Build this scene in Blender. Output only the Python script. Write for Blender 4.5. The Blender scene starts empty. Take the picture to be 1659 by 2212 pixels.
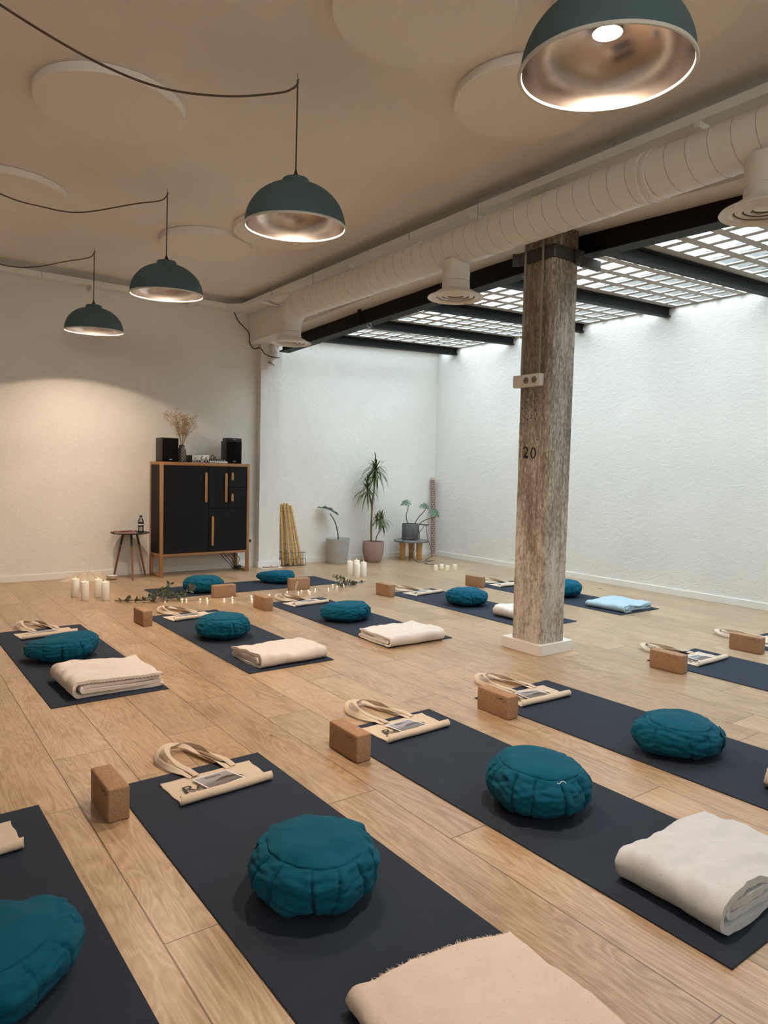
import bpy, bmesh, math, random
from mathutils import Vector, Matrix, noise

PI = math.pi
R = math.radians
scene = bpy.context.scene
COL = scene.collection
random.seed(7)

# ---------------------------------------------------------------- materials
def srgb(r, g, b):
    f = lambda c: (c / 255 / 12.92) if c / 255 <= .04045 else ((c / 255 + .055) / 1.055) ** 2.4
    return (f(r), f(g), f(b), 1)

class NT:
    def __init__(s, name):
        s.m = bpy.data.materials.new(name); s.m.use_nodes = True
        s.t = s.m.node_tree; s.t.nodes.clear()
        s.out = s.t.nodes.new('ShaderNodeOutputMaterial')
    def n(s, typ, **kw):
        nd = s.t.nodes.new('ShaderNode' + typ)
        for k, v in kw.items():
            if k in nd.inputs.keys() if isinstance(k, str) else False: s.set(nd.inputs[k], v)
            else: setattr(nd, k, v)
        return nd
    def set(s, inp, v):
        if isinstance(v, bpy.types.NodeSocket): s.t.links.new(v, inp)
        elif isinstance(v, (tuple, list)) and len(v) == 3 and inp.type == 'RGBA': inp.default_value = (*v, 1)
        else: inp.default_value = v
    def put(s, nd, **kw):
        for k, v in kw.items(): s.set(nd.inputs[k.replace('_', ' ')], v)
        return nd
    def math(s, op, a, b=None, c=None, clamp=False):
        nd = s.t.nodes.new('ShaderNodeMath'); nd.operation = op; nd.use_clamp = clamp
        s.set(nd.inputs[0], a)
        if b is not None: s.set(nd.inputs[1], b)
        if c is not None: s.set(nd.inputs[2], c)
        return nd.outputs[0]
    def mix(s, fac, a, b, mode='MIX'):
        nd = s.t.nodes.new('ShaderNodeMix'); nd.data_type = 'RGBA'; nd.blend_type = mode
        s.set(nd.inputs[0], fac); s.set(nd.inputs[6], a); s.set(nd.inputs[7], b)
        return nd.outputs[2]
    def ramp(s, fac, stops, interp='LINEAR'):
        nd = s.t.nodes.new('ShaderNodeValToRGB'); e = nd.color_ramp; e.interpolation = interp
        while len(e.elements) < len(stops): e.elements.new(.5)
        for el, (p, c) in zip(e.elements, stops):
            el.position = p; el.color = c if len(c) == 4 else (*c, 1)
        s.set(nd.inputs[0], fac); return nd.outputs[0]
    def noise(s, vec, scale, detail=3, rough=.5, dist=0):
        nd = s.t.nodes.new('ShaderNodeTexNoise')
        s.set(nd.inputs['Vector'], vec); s.set(nd.inputs['Scale'], scale)
        nd.inputs['Detail'].default_value = detail; nd.inputs['Roughness'].default_value = rough
        nd.inputs['Distortion'].default_value = dist
        return nd.outputs[0]
    def coord(s, kind='Object'):
        nd = s.t.nodes.new('ShaderNodeTexCoord'); return nd.outputs[kind]
    def mapping(s, vec, scale=(1, 1, 1), loc=(0, 0, 0), rot=(0, 0, 0)):
        nd = s.t.nodes.new('ShaderNodeMapping'); s.set(nd.inputs[0], vec)
        nd.inputs['Scale'].default_value = scale; nd.inputs['Location'].default_value = loc
        nd.inputs['Rotation'].default_value = rot
        return nd.outputs[0]
    def sep(s, vec):
        nd = s.t.nodes.new('ShaderNodeSeparateXYZ'); s.set(nd.inputs[0], vec); return nd.outputs
    def comb(s, x, y, z):
        nd = s.t.nodes.new('ShaderNodeCombineXYZ')
        for i, v in enumerate((x, y, z)): s.set(nd.inputs[i], v)
        return nd.outputs[0]
    def bump(s, h, strength=.5, dist=.01, normal=None):
        nd = s.t.nodes.new('ShaderNodeBump'); s.set(nd.inputs['Height'], h)
        nd.inputs['Strength'].default_value = strength; nd.inputs['Distance'].default_value = dist
        if normal is not None: s.set(nd.inputs['Normal'], normal)
        return nd.outputs[0]
    def bsdf(s, color, rough=.6, metal=0, normal=None, spec=.5, **kw):
        nd = s.t.nodes.new('ShaderNodeBsdfPrincipled')
        s.set(nd.inputs['Base Color'], color); s.set(nd.inputs['Roughness'], rough)
        s.set(nd.inputs['Metallic'], metal); s.set(nd.inputs['Specular IOR Level'], spec)
        if normal is not None: s.set(nd.inputs['Normal'], normal)
        for k, v in kw.items(): s.set(nd.inputs[k.replace('_', ' ')], v)
        s.t.links.new(nd.outputs[0], s.out.inputs[0])
        return nd

M = {}
def plain(name, color, rough=.6, metal=0, spec=.5, var=.0, bump=0, bscale=60, **kw):
    t = NT(name); co = t.coord()
    c = color
    if var:
        nz = t.noise(co, bscale * .3, 4)
        c = t.mix(nz, tuple(x * (1 - var) for x in color[:3]), tuple(min(1, x * (1 + var)) for x in color[:3]))
    nrm = t.bump(t.noise(co, bscale, 4), bump, .004) if bump else None
    t.bsdf(c, rough, metal, nrm, spec, **kw)
    M[name] = t.m
    return t.m

def emit(name, color, strength):
    t = NT(name); e = t.n('Emission'); e.inputs[0].default_value = color; e.inputs[1].default_value = strength
    t.t.links.new(e.outputs[0], t.out.inputs[0]); M[name] = t.m

def plaster(name, color, rough_amt=.5, trowel=1.0):
    t = NT(name); co = t.coord()
    big = t.noise(t.mapping(co, (1, 1, 1.6), rot=(.3, .3, 0)), 8, 6, .65, 1.2)
    fine = t.noise(t.mapping(co, (1, 1, 1.9), rot=(.5, .4, 0)), 44, 5, .6, 1.0)
    grit = t.noise(co, 120, 2)
    h = t.math('ADD', t.math('MULTIPLY', big, .6), t.math('ADD', t.math('MULTIPLY', fine, .30), t.math('MULTIPLY', grit, .06)))
    blot = t.ramp(t.noise(co, 1.3, 4, .6), [(.3, (.93, .93, .93)), (.7, (1, 1, 1))])
    c = t.mix(1, color, blot, 'MULTIPLY')
    t.bsdf(c, .9, 0, t.bump(h, rough_amt, .03 * trowel), .15)
    M[name] = t.m

plaster('plaster_wall', (.80, .785, .75), .40)
plaster('plaster_beam', (.78, .75, .70), .12)
plaster('ceiling_paint', (.85, .815, .775), .03)
plain('disc_felt', (.85, .815, .775), .95, spec=.1, bump=.1, bscale=300)
plain('white_paint', (.78, .77, .74), .45)
plain('duct_paint', (.74, .72, .68), .42, spec=.4)
plain('black_steel', (.008, .008, .0085), .6, spec=.2, var=.5, bump=.25, bscale=18)
plain('dark_bracket', (.07, .065, .06), .55, metal=.3, bump=.6, bscale=30)
plain('conduit_grey', (.30, .275, .24), .5)
plain('plinth_white', (.72, .70, .66), .5)
plain('switch_white', (.78, .76, .73), .35)
plain('black_plastic', (.012, .012, .013), .4)
plain('speaker_cloth', (.006, .006, .006), .95, spec=.1, bump=.2, bscale=500)
plain('speaker_wood', (.018, .014, .013), .45)
plain('cabinet_black', (.0055, .0058, .007), .55, spec=.2, bump=.04, bscale=90)
plain('silver_panel', (.62, .61, .58), .35, metal=.6)
plain('badge_silver', (.7, .7, .7), .3, metal=.8)
plain('shade_outer', (.085, .142, .168), .75, spec=.25)
plain('shade_rim', (.62, .62, .58), .45)
plain('candle_wax', (.82, .79, .73), .55, Subsurface_Weight=.12)
plain('cream_wax', (.85, .80, .64), .5, Subsurface_Weight=.12)
plain('pot_grey', (.40, .41, .42), .7, var=.12, bump=.1)
plain('pot_pink', (.33, .22, .21), .65, var=.35, bump=.15, bscale=20)
plain('planter_grey', (.105, .115, .12), .65, var=.2)
plain('stool_stone', (.17, .17, .17), .6, var=.3)
plain('soil', (.02, .015, .011), .95)
plain('leaf_green', (.075, .108, .030), .5, var=.5)
plain('leaf_bluegreen', (.055, .115, .05), .45, var=.35)
plain('leaf_grey', (.085, .105, .075), .55, var=.5)
plain('trunk_brown', (.17, .11, .07), .8, var=.4)
plain('root_brown', (.085, .06, .045), .8, var=.4)
plain('wire_black', (.015, .015, .015), .5)
plain('copper_wire', (.6, .42, .25), .35, metal=.7)
plain('dried_stem', (.36, .245, .13), .85)
plain('dried_flower', (.46, .325, .185), .9, var=.4)
plain('white_ceramic', (.72, .7, .65), .35)
plain('brown_rim', (.08, .045, .025), .5)
plain('paper_white', (.80, .80, .80), .7)
plain('ink_black', (.012, .011, .012), .7)
plain('red_cover', (.27, .085, .06), .6, var=.2)
plain('pvc_white', (.74, .73, .70), .35)
plain('leg_brown', (.19, .085, .045), .5, var=.25)
plain('stitch_dark', (.09, .06, .05), .9)
plain('chrome', (.6, .6, .6), .2, metal=1)
emit('bulb_glow', (1.0, .74, .50, 1), 9)
emit('flame_glow', (1.0, .78, .34, 1), .34)
emit('fairy_glow', (1.0, .82, .55, 1), 2.2)

def duct_spiral():
    t = NT('duct_spiral'); x, y, z = t.sep(t.coord())
    a = t.math('DIVIDE', t.math('ARCTAN2', t.math('SUBTRACT', z, 2.905), t.math('SUBTRACT', x, 3.50)), 2 * PI)
    k = t.math('FRACT', t.math('ADD', t.math('ADD', t.math('DIVIDE', y, .118), a), 60))
    d = t.math('MULTIPLY', t.math('MINIMUM', k, t.math('SUBTRACT', 1, k)), .118)
    seam = t.math('LESS_THAN', d, .0016)
    t.bsdf(t.mix(t.math('MULTIPLY', seam, .75), (.74, .72, .68), (.16, .14, .12)), .42, 0, None, .4)
    M['duct_spiral'] = t.m
duct_spiral()

def wood_simple(name, c1, c2, axis=2, scale=9, rough=.45):
    t = NT(name); co = t.coord()
    sc = [scale * 3] * 3; sc[axis] = scale * .25
    nz = t.noise(t.mapping(co, tuple(sc)), 1, 6, .6, .4)
    c = t.ramp(nz, [(.3, c1), (.7, c2)])
    t.bsdf(c, rough, 0, t.bump(nz, .15, .002), .35)
    M[name] = t.m
wood_simple('oak_z', srgb(136, 99, 63), srgb(170, 128, 88), 2)
wood_simple('oak_x', srgb(136, 99, 63), srgb(170, 128, 88), 0)
wood_simple('oak_y', srgb(136, 99, 63), srgb(170, 128, 88), 1)
wood_simple('stool_wood', srgb(182, 136, 82), srgb(208, 164, 108), 2)
wood_simple('bamboo', srgb(186, 148, 94), srgb(214, 180, 124), 2, 5, .4)
plain('bamboo_node', srgb(112, 78, 42), .6)

def floor_mat():
    t = NT('floor_oak'); co = t.coord(); x, y, z = t.sep(co)
    px = t.math('DIVIDE', t.math('SUBTRACT', x, .845 - 24.5), .245)
    row = t.math('FLOOR', px); fx = t.math('FRACT', px)
    wn = t.n('TexWhiteNoise', noise_dimensions='1D'); t.set(wn.inputs['W'], row)
    py = t.math('ADD', t.math('DIVIDE', t.math('ADD', y, 30.), 1.385), wn.outputs[0])
    col = t.math('FLOOR', py); fy = t.math('FRACT', py)
    wn2 = t.n('TexWhiteNoise', noise_dimensions='2D'); t.set(wn2.inputs['Vector'], t.comb(row, col, 0))
    rnd = wn2.outputs[0]
    off = t.math('MULTIPLY', rnd, 37.)
    # slow wander of the figure along the plank plus stretched grain
    gx = t.math('ADD', x, off)
    wander = t.noise(t.comb(t.math('MULTIPLY', gx, 4.), t.math('MULTIPLY', y, .9), off), 1, 2)
    fig = t.noise(t.comb(t.math('ADD', t.math('MULTIPLY', gx, 8.), t.math('MULTIPLY', wander, 1.5)), t.math('MULTIPLY', y, .95), off), 1, 3, .5, .9)
    rings = t.math('FRACT', t.math('MULTIPLY', fig, 15.))
    rings = t.math('ABSOLUTE', t.math('SUBTRACT', rings, .5))
    fine = t.noise(t.comb(t.math('MULTIPLY', gx, 190.), t.math('MULTIPLY', y, 5.), off), 1, 4, .6)
    cloud = t.noise(t.comb(t.math('MULTIPLY', gx, 5.), t.math('MULTIPLY', y, 2.2), off), 1, 4, .6)
    k = t.math('ADD', t.math('MULTIPLY', rings, .42), t.math('ADD', t.math('MULTIPLY', fine, .62), t.math('MULTIPLY', cloud, .52)))
    base = t.ramp(k, [(.40, (.215, .128, .068)), (.63, (.365, .247, .147)), (.90, (.49, .365, .245))])
    pores = t.noise(t.comb(t.math('MULTIPLY', gx, 330.), t.math('MULTIPLY', y, 11.), off), 1, 2, .5)
    base = t.mix(t.math('MULTIPLY', t.ramp(pores, [(.30, (1, 1, 1)), (.43, (0, 0, 0))]), .55), base, (.20, .125, .065))
    tone = t.math('ADD', .90, t.math('MULTIPLY', rnd, .2))
    base = t.mix(1, base, t.comb(tone, tone, tone), 'MULTIPLY')
    ex = t.math('MULTIPLY', t.math('MINIMUM', fx, t.math('SUBTRACT', 1, fx)), .245)
    ey = t.math('MULTIPLY', t.math('MINIMUM', fy, t.math('SUBTRACT', 1, fy)), 1.385)
    e = t.math('MINIMUM', ex, ey)
    seam = t.ramp(t.math('DIVIDE', e, .0035), [(.35, (1, 1, 1)), (.75, (0, 0, 0))])
    base = t.mix(t.math('MULTIPLY', seam, .85), base, (.06, .038, .02))
    h = t.math('SUBTRACT', t.math('MULTIPLY', fine, .25), seam)
    rough = t.math('ADD', .24, t.math('MULTIPLY', cloud, .12))
    t.bsdf(base, rough, 0, t.bump(h, .35, .0012), .5)
    M['floor_oak'] = t.m
floor_mat()

def fabric(name, color, var=.12, weave=900, bump=.25, rough=.95, sheen=.25, fleck=None):
    t = NT(name); co = t.coord()
    nz = t.noise(co, 22, 5, .6)
    c = t.mix(nz, tuple(x * (1 - var) for x in color), tuple(min(1, x * (1 + var)) for x in color))
    if fleck:
        v = t.noise(t.mapping(co, (1, 1, 1)), 130, 2, .5)
        c = t.mix(t.math('MULTIPLY', t.ramp(v, [(.66, (0, 0, 0)), (.72, (1, 1, 1))]), .5), c, fleck)
    h = t.math('ADD', t.math('MULTIPLY', t.noise(co, weave, 2), .5), t.math('MULTIPLY', t.noise(co, weave * .18, 4), .6))
    t.bsdf(c, rough, 0, t.bump(h, bump, .003), .15, Sheen_Weight=sheen, Sheen_Roughness=.6)
    M[name] = t.m
fabric('teal_cotton', (.001, .078, .135), .14, 1200, .12, .92, .02)
fabric('blanket_beige', (.62, .525, .465), .09, 420, .5, .98, .25, (.36, .28, .22))
fabric('blanket_grey', (.52, .555, .605), .09, 420, .5, .98, .25, (.33, .29, .27))
fabric('blanket_cream', (.62, .56, .52), .08, 420, .5, .98, .25, (.36, .3, .25))
fabric('blanket_white', (.66, .63, .60), .08, 420, .5, .98, .25, (.36, .32, .28))
fabric('blanket_blue', (.335, .47, .57), .08, 420, .4, .98, .2)
fabric('canvas', (.57, .475, .375), .08, 700, .4, .9, .1, (.4, .3, .2))
fabric('cable_braid', (.10, .07, .055), .3, 500, .6, .8, .1)

def mat_rubber():
    t = NT('mat_rubber'); co = t.coord()
    nz = t.noise(co, 9, 4); g = t.noise(co, 420, 3)
    c = t.mix(nz, (.017, .0255, .042), (.0225, .033, .052))
    t.bsdf(c, t.math('ADD', .78, t.math('MULTIPLY', g, .12)), 0, t.bump(g, .35, .0015), .22)
    M['mat_rubber'] = t.m
mat_rubber()

def cork():
    t = NT('cork'); co = t.coord()
    v = t.n('TexVoronoi'); t.set(v.inputs['Vector'], co); v.inputs['Scale'].default_value = 480
    v2 = t.n('TexVoronoi'); t.set(v2.inputs['Vector'], co); v2.inputs['Scale'].default_value = 190
    nz = t.noise(co, 60, 4)
    k = t.sep(v.outputs['Color'])[0]; k2 = t.sep(v2.outputs['Color'])[1]
    f = t.math('ADD', t.math('MULTIPLY', k, .5), t.math('ADD', t.math('MULTIPLY', k2, .25), t.math('MULTIPLY', nz, .35)))
    c = t.ramp(f, [(.15, (.225, .13, .073)), (.5, (.325, .195, .115)), (.9, (.42, .27, .17))])
    t.bsdf(c, .85, 0, t.bump(f, .35, .002), .2)
    M['cork'] = t.m
cork()

def pillar_mat():
    t = NT('pillar_weathered'); co = t.coord()
    lon = t.noise(t.mapping(co, (26, 26, 2.2)), 1, 7, .7, .3)
    mid = t.noise(t.mapping(co, (9, 9, 2.5)), 1, 6, .65, .4)
    pat = t.noise(t.mapping(co, (3.2, 3.2, 1.1)), 1, 4, .6)
    fl = t.noise(t.mapping(co, (75, 75, 30)), 1, 5, .7)
    x, y, z = t.sep(co)
    # paint survives in flakes, more of it low on the shaft
    low = t.math('MULTIPLY', t.math('SUBTRACT', 1, t.math('DIVIDE', z, 1.1), clamp=True), .035)
    f = t.math('ADD', t.math('ADD', t.math('MULTIPLY', lon, .26), t.math('MULTIPLY', mid, .22)), t.math('ADD', t.math('MULTIPLY', pat, .25), t.math('ADD', t.math('MULTIPLY', fl, .38), low)))
    c = t.ramp(f, [(.40, (.09, .069, .051)), (.485, (.195, .16, .128)), (.545, (.30, .263, .225)), (.60, (.48, .445, .40)), (.72, (.63, .60, .56))])
    board = t.noise(t.mapping(co, (45, 45, .25)), 1, 2, .5)
    c = t.mix(t.math('MULTIPLY', t.ramp(board, [(.27, (1, 1, 1)), (.34, (0, 0, 0))]), .6), c, (.07, .05, .035))
    pit = t.noise(co, 75, 3, .5)
    c = t.mix(t.math('MULTIPLY', t.ramp(pit, [(.24, (1, 1, 1)), (.31, (0, 0, 0))]), .7), c, (.06, .045, .035))
    t.bsdf(c, .85, 0, t.bump(f, .5, .012), .2)
    M['pillar_weathered'] = t.m
pillar_mat()

def shade_inner():
    t = NT('shade_inner'); co = t.coord()
    n1 = t.noise(co, 7, 3, .6); n2 = t.noise(co, 160, 3)
    c = t.mix(n1, (.60, .53, .51), (.74, .70, .68))
    rough = t.math('ADD', .16, t.math('MULTIPLY', n1, .14))
    t.bsdf(c, rough, 1, t.bump(t.math('ADD', t.math('MULTIPLY', n1, .4), t.math('MULTIPLY', n2, .02)), .05, .02), .5)
    M['shade_inner'] = t.m
shade_inner()

def glass_block(name, tint, clear, dif):
    t = NT(name)
    tr = t.n('BsdfTransparent'); tr.inputs[0].default_value = (*tint, 1)
    tl = t.n('BsdfTranslucent'); tl.inputs[0].default_value = (*tint, 1)
    gl = t.n('BsdfGlossy'); gl.inputs['Roughness'].default_value = .15; gl.inputs[0].default_value = (.8, .85, .84, 1)
    m1 = t.n('MixShader'); m1.inputs[0].default_value = dif
    t.t.links.new(tr.outputs[0], m1.inputs[1]); t.t.links.new(tl.outputs[0], m1.inputs[2])
    m2 = t.n('MixShader'); m2.inputs[0].default_value = clear
    t.t.links.new(m1.outputs[0], m2.inputs[1]); t.t.links.new(gl.outputs[0], m2.inputs[2])
    t.t.links.new(m2.outputs[0], t.out.inputs[0]); M[name] = t.m
glass_block('added_window_pane', (.82, .765, .69), .03, .5)  # warm pane of the added window, tints its fill light
glass_block('glass_lip', (.93, .97, .96), .03, .1)
glass_block('glass_side', (.062, .066, .064), .05, .2)  # same glass as the top, darkened so the slopes look shaded
glass_block('glass_top', (.80, .86, .85), .06, .2)
plain('skylight_concrete', (.46, .44, .41), .85, var=.2, bump=.3, bscale=40)

def clear_plastic():
    t = NT('bottle_plastic')
    tr = t.n('BsdfTransparent'); tr.inputs[0].default_value = (.80, .84, .86, 1)
    gl = t.n('BsdfGlossy'); gl.inputs['Roughness'].default_value = .08
    fr = t.n('Fresnel'); m = t.n('MixShader')
    t.t.links.new(fr.outputs[0], m.inputs[0]); t.t.links.new(tr.outputs[0], m.inputs[1]); t.t.links.new(gl.outputs[0], m.inputs[2])
    t.t.links.new(m.outputs[0], t.out.inputs[0]); M['bottle_plastic'] = t.m
clear_plastic()

def lattice(name, dark, light, su, sv, width):
    # diamond lattice from angle and height of a round body
    t = NT(name); x, y, z = t.sep(t.coord())
    a = t.math('DIVIDE', t.math('ARCTAN2', y, x), 2 * PI)
    u = t.math('MULTIPLY', a, su); v = t.math('MULTIPLY', z, sv)
    d1 = t.math('ABSOLUTE', t.math('SUBTRACT', t.math('FRACT', t.math('ADD', t.math('ADD', u, v), 50)), .5))
    d2 = t.math('ABSOLUTE', t.math('SUBTRACT', t.math('FRACT', t.math('ADD', t.math('SUBTRACT', u, v), 50)), .5))
    k = t.math('LESS_THAN', t.math('MINIMUM', d1, d2), width)
    t.bsdf(t.mix(k, dark, light), .55); M[name] = t.m
lattice('vase_pattern', (.022, .02, .018), (.30, .28, .25), 10, 30, .1)
def tri_pattern():
    t = NT('tube_pattern'); x, y, z = t.sep(t.coord())
    a = t.math('DIVIDE', t.math('ARCTAN2', y, x), 2 * PI)
    v = t.math('MULTIPLY', z, 30); r = t.math('FLOOR', v); fv = t.math('FRACT', v)
    u = t.math('FRACT', t.math('ADD', t.math('ADD', t.math('MULTIPLY', a, 8), t.math('MULTIPLY', r, .5)), 40))
    tri = t.math('LESS_THAN', t.math('ABSOLUTE', t.math('SUBTRACT', u, .5)), t.math('MULTIPLY', t.math('SUBTRACT', 1, fv), .46))
    t.bsdf(t.mix(tri, (.50, .36, .29), (.035, .018, .02)), .6); M['tube_pattern'] = t.m
tri_pattern()

def flyer_mat():
    t = NT('flyer_print'); u, v, w = t.sep(t.coord('UV'))
    vec = t.coord('UV')
    b = t.math('MINIMUM', t.math('MINIMUM', u, t.math('SUBTRACT', 1, u)), t.math('MULTIPLY', t.math('MINIMUM', v, t.math('SUBTRACT', 1, v)), .75))
    inside = t.math('GREATER_THAN', b, .045)
    skyc = t.ramp(v, [(.1, (.10, .095, .095)), (.42, (.16, .15, .15)), (.55, (.28, .27, .29)), (.9, (.30, .29, .32))])
    # a dark rounded ridge entering from the right, low haze beneath
    nz = t.noise(t.mapping(vec, (3, 3, 3)), 2, 3)
    ridge = t.math('ADD', .36, t.math('MULTIPLY', t.math('SUBTRACT', .28, t.math('POWER', t.math('ABSOLUTE', t.math('SUBTRACT', u, .72)), 1.6)), t.math('ADD', .55, t.math('MULTIPLY', nz, .6))))
    dk = t.math('MULTIPLY', t.math('LESS_THAN', v, ridge), t.math('GREATER_THAN', v, t.math('SUBTRACT', .47, t.math('MULTIPLY', nz, .18))))
    c = t.mix(dk, skyc, (.035, .03, .03))
    d = t.n('VectorMath', operation='DISTANCE'); t.set(d.inputs[0], t.mapping(vec, (1, 1.5, 0))); d.inputs[1].default_value = (.56, .60, 0)
    c = t.mix(t.math('LESS_THAN', d.outputs['Value'], .085), c, (.13, .085, .075))
    t.bsdf(t.mix(inside, (.72, .71, .70), c), .35, 0, None, .4)
    M['flyer_print'] = t.m
flyer_mat()

# ---------------------------------------------------------------- mesh helpers
class MB:
    def __init__(s): s.v = []; s.f = []; s.mi = []; s.cur = 0; s.uv = None
    def add(s, vs, fs):
        b = len(s.v); s.v += [tuple(v) for v in vs]
        for f in fs: s.f.append(tuple(b + i for i in f)); s.mi.append(s.cur)
        return s
    def box(s, x0, x1, y0, y1, z0, z1):
        return s.add([(x0, y0, z0), (x1, y0, z0), (x1, y1, z0), (x0, y1, z0), (x0, y0, z1), (x1, y0, z1), (x1, y1, z1), (x0, y1, z1)],
                     [(3, 2, 1, 0), (4, 5, 6, 7), (0, 1, 5, 4), (1, 2, 6, 5), (2, 3, 7, 6), (3, 0, 4, 7)])
    def lathe(s, prof, n=32, c=(0, 0, 0), caps=True):
        vs = []; fs = []
        for r, z in prof:
            for i in range(n):
                a = 2 * PI * i / n; vs.append((c[0] + r * math.cos(a), c[1] + r * math.sin(a), c[2] + z))
        for j in range(len(prof) - 1):
            for i in range(n):
                k = (i + 1) % n; fs.append((j * n + i, j * n + k, (j + 1) * n + k, (j + 1) * n + i))
        if caps:
            if prof[0][0] > 1e-6: fs.append(tuple(reversed(range(n))))
            if prof[-1][0] > 1e-6: fs.append(tuple((len(prof) - 1) * n + i for i in range(n)))
        return s.add(vs, fs)
    def tube(s, pts, r, n=10, caps=True, closed=False):
        pts = [Vector(p) for p in pts]; m = len(pts)
        rr = r if isinstance(r, (list, tuple)) else [r] * m
        T = []
        for i in range(m):
            if closed: d = pts[(i + 1) % m] - pts[i - 1]
            else: d = pts[min(i + 1, m - 1)] - pts[max(i - 1, 0)]
            T.append(d.normalized() if d.length > 1e-9 else Vector((0, 0, 1)))
        ref = Vector((0, 0, 1)) if abs(T[0].z) < .9 else Vector((1, 0, 0))
        nrm = T[0].cross(ref).normalized(); vs = []; fs = []
        for i in range(m):
            nrm = (nrm - T[i] * nrm.dot(T[i]))
            nrm = nrm.normalized() if nrm.length > 1e-6 else T[i].orthogonal().normalized()
            bi = T[i].cross(nrm)
            for k in range(n):
                a = 2 * PI * k / n; vs.append(pts[i] + (nrm * math.cos(a) + bi * math.sin(a)) * rr[i])
        for i in range(m if closed else m - 1):
            j = (i + 1) % m
            for k in range(n):
                l = (k + 1) % n; fs.append((i * n + k, i * n + l, j * n + l, j * n + k))
        if caps and not closed:
            fs.append(tuple(reversed(range(n)))); fs.append(tuple((m - 1) * n + k for k in range(n)))
        return s.add(vs, fs)
    def bar(s, a, b, w, d=None):
        a = Vector(a); b = Vector(b); d = d or w; t = (b - a).normalized()
        ref = Vector((0, 0, 1)) if abs(t.z) < .95 else Vector((0, 1, 0))
        x = t.cross(ref).normalized() * w / 2; y = x.cross(t).normalized() * d / 2
        vs = [p + q for p in (a, b) for q in (-x - y, x - y, x + y, -x + y)]
        return s.add(vs, [(3, 2, 1, 0), (4, 5, 6, 7), (0, 1, 5, 4), (1, 2, 6, 5), (2, 3, 7, 6), (3, 0, 4, 7)])
    def grid(s, fn, nu, nv, closed_u=False):
        vs = [fn(i / (nu if closed_u else nu - 1), j / (nv - 1)) for j in range(nv) for i in range(nu)]; fs = []
        for j in range(nv - 1):
            for i in range(nu if closed_u else nu - 1):
                k = (i + 1) % nu; fs.append((j * nu + i, j * nu + k, (j + 1) * nu + k, (j + 1) * nu + i))
        return s.add(vs, fs)
    def prism(s, poly, z0, z1):
        n = len(poly); vs = [(x, y, z0) for x, y in poly] + [(x, y, z1) for x, y in poly]
        fs = [tuple(reversed(range(n))), tuple(range(n, 2 * n))] + [(i, (i + 1) % n, n + (i + 1) % n, n + i) for i in range(n)]
        return s.add(vs, fs)
    def sweep(s, poly, ys, zoff=None):
        # a closed polygon in (x, z) carried along y, lifted by zoff(y)
        n = len(poly); vs = []; fs = []
        for y in ys:
            dz = zoff(y) if zoff else 0
            vs += [(x, y, z + dz) for x, z in poly]
        for j in range(len(ys) - 1):
            for i in range(n):
                k = (i + 1) % n; fs.append((j * n + i, j * n + k, (j + 1) * n + k, (j + 1) * n + i))
        fs.append(tuple(range(n))); fs.append(tuple(reversed([(len(ys) - 1) * n + i for i in range(n)])))
        return s.add(vs, fs)
    def xf(s, mtx, start=0):
        s.v[start:] = [tuple(mtx @ Vector(v)) for v in s.v[start:]]; return s
    def mesh(s, name, mats, bevel=0, seg=2, smooth=35, fix=True):
        me = bpy.data.meshes.new(name); me.from_pydata(s.v, [], s.f)
        for i, p in enumerate(me.polygons): p.material_index = s.mi[i]
        bm = bmesh.new(); bm.from_mesh(me)
        if fix: bmesh.ops.recalc_face_normals(bm, faces=bm.faces)
        if bevel:
            ed = [e for e in bm.edges if len(e.link_faces) == 2 and e.calc_face_angle(0) > R(30)]
            bmesh.ops.bevel(bm, geom=ed, offset=bevel, segments=seg, affect='EDGES', profile=.5, clamp_overlap=True)
        bm.to_mesh(me); bm.free()
        for m in (mats if isinstance(mats, (list, tuple)) else [mats]): me.materials.append(M[m])
        if smooth:
            me.polygons.foreach_set('use_smooth', [True] * len(me.polygons))
            me.set_sharp_from_angle(angle=R(smooth))
        me.update()
        return me
    def obj(s, name, mats, parent=None, **kw):
        return link(name, s.mesh(name, mats, **kw), parent)

def link(name, data, parent=None, loc=(0, 0, 0), rot=(0, 0, 0)):
    o = bpy.data.objects.new(name, data); COL.objects.link(o)
    o.parent = parent; o.location = loc; o.rotation_euler = rot
    return o
def tag(o, label, cat, group=None, kind=None):
    o['label'] = label; o['category'] = cat
    if group: o['group'] = group
    if kind: o['kind'] = kind
    return o
def thing(name, label, cat, loc=(0, 0, 0), rz=0, group=None, rot=None):
    o = link(name, None, None, loc, rot or (0, 0, rz)); o.empty_display_size = .1
    return tag(o, label, cat, group)
def structure(o): o['kind'] = 'structure'; return o
def dup(o, parent=None):
    c = o.copy(); COL.objects.link(c); c.parent = parent
    for ch in list(o.children): dup(ch, c)
    return c
def place(proto, used, loc, rz, label, group=None):
    o = proto if not used else dup(proto)
    o.location = loc; o.rotation_euler = (0, 0, rz); o['label'] = label
    if group: o['group'] = group
    return o
def text_mesh(body, size, shear=0):
    cu = bpy.data.curves.new('lettering', 'FONT'); cu.body = body; cu.size = size; cu.shear = shear
    cu.resolution_u = 3; cu.offset = size * .004
    o = bpy.data.objects.new('lettering', cu); COL.objects.link(o)
    dg = bpy.context.evaluated_depsgraph_get()
    me = bpy.data.meshes.new_from_object(o.evaluated_get(dg))
    bpy.data.objects.remove(o); bpy.data.curves.remove(cu)
    me.materials.clear()
    return me
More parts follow.
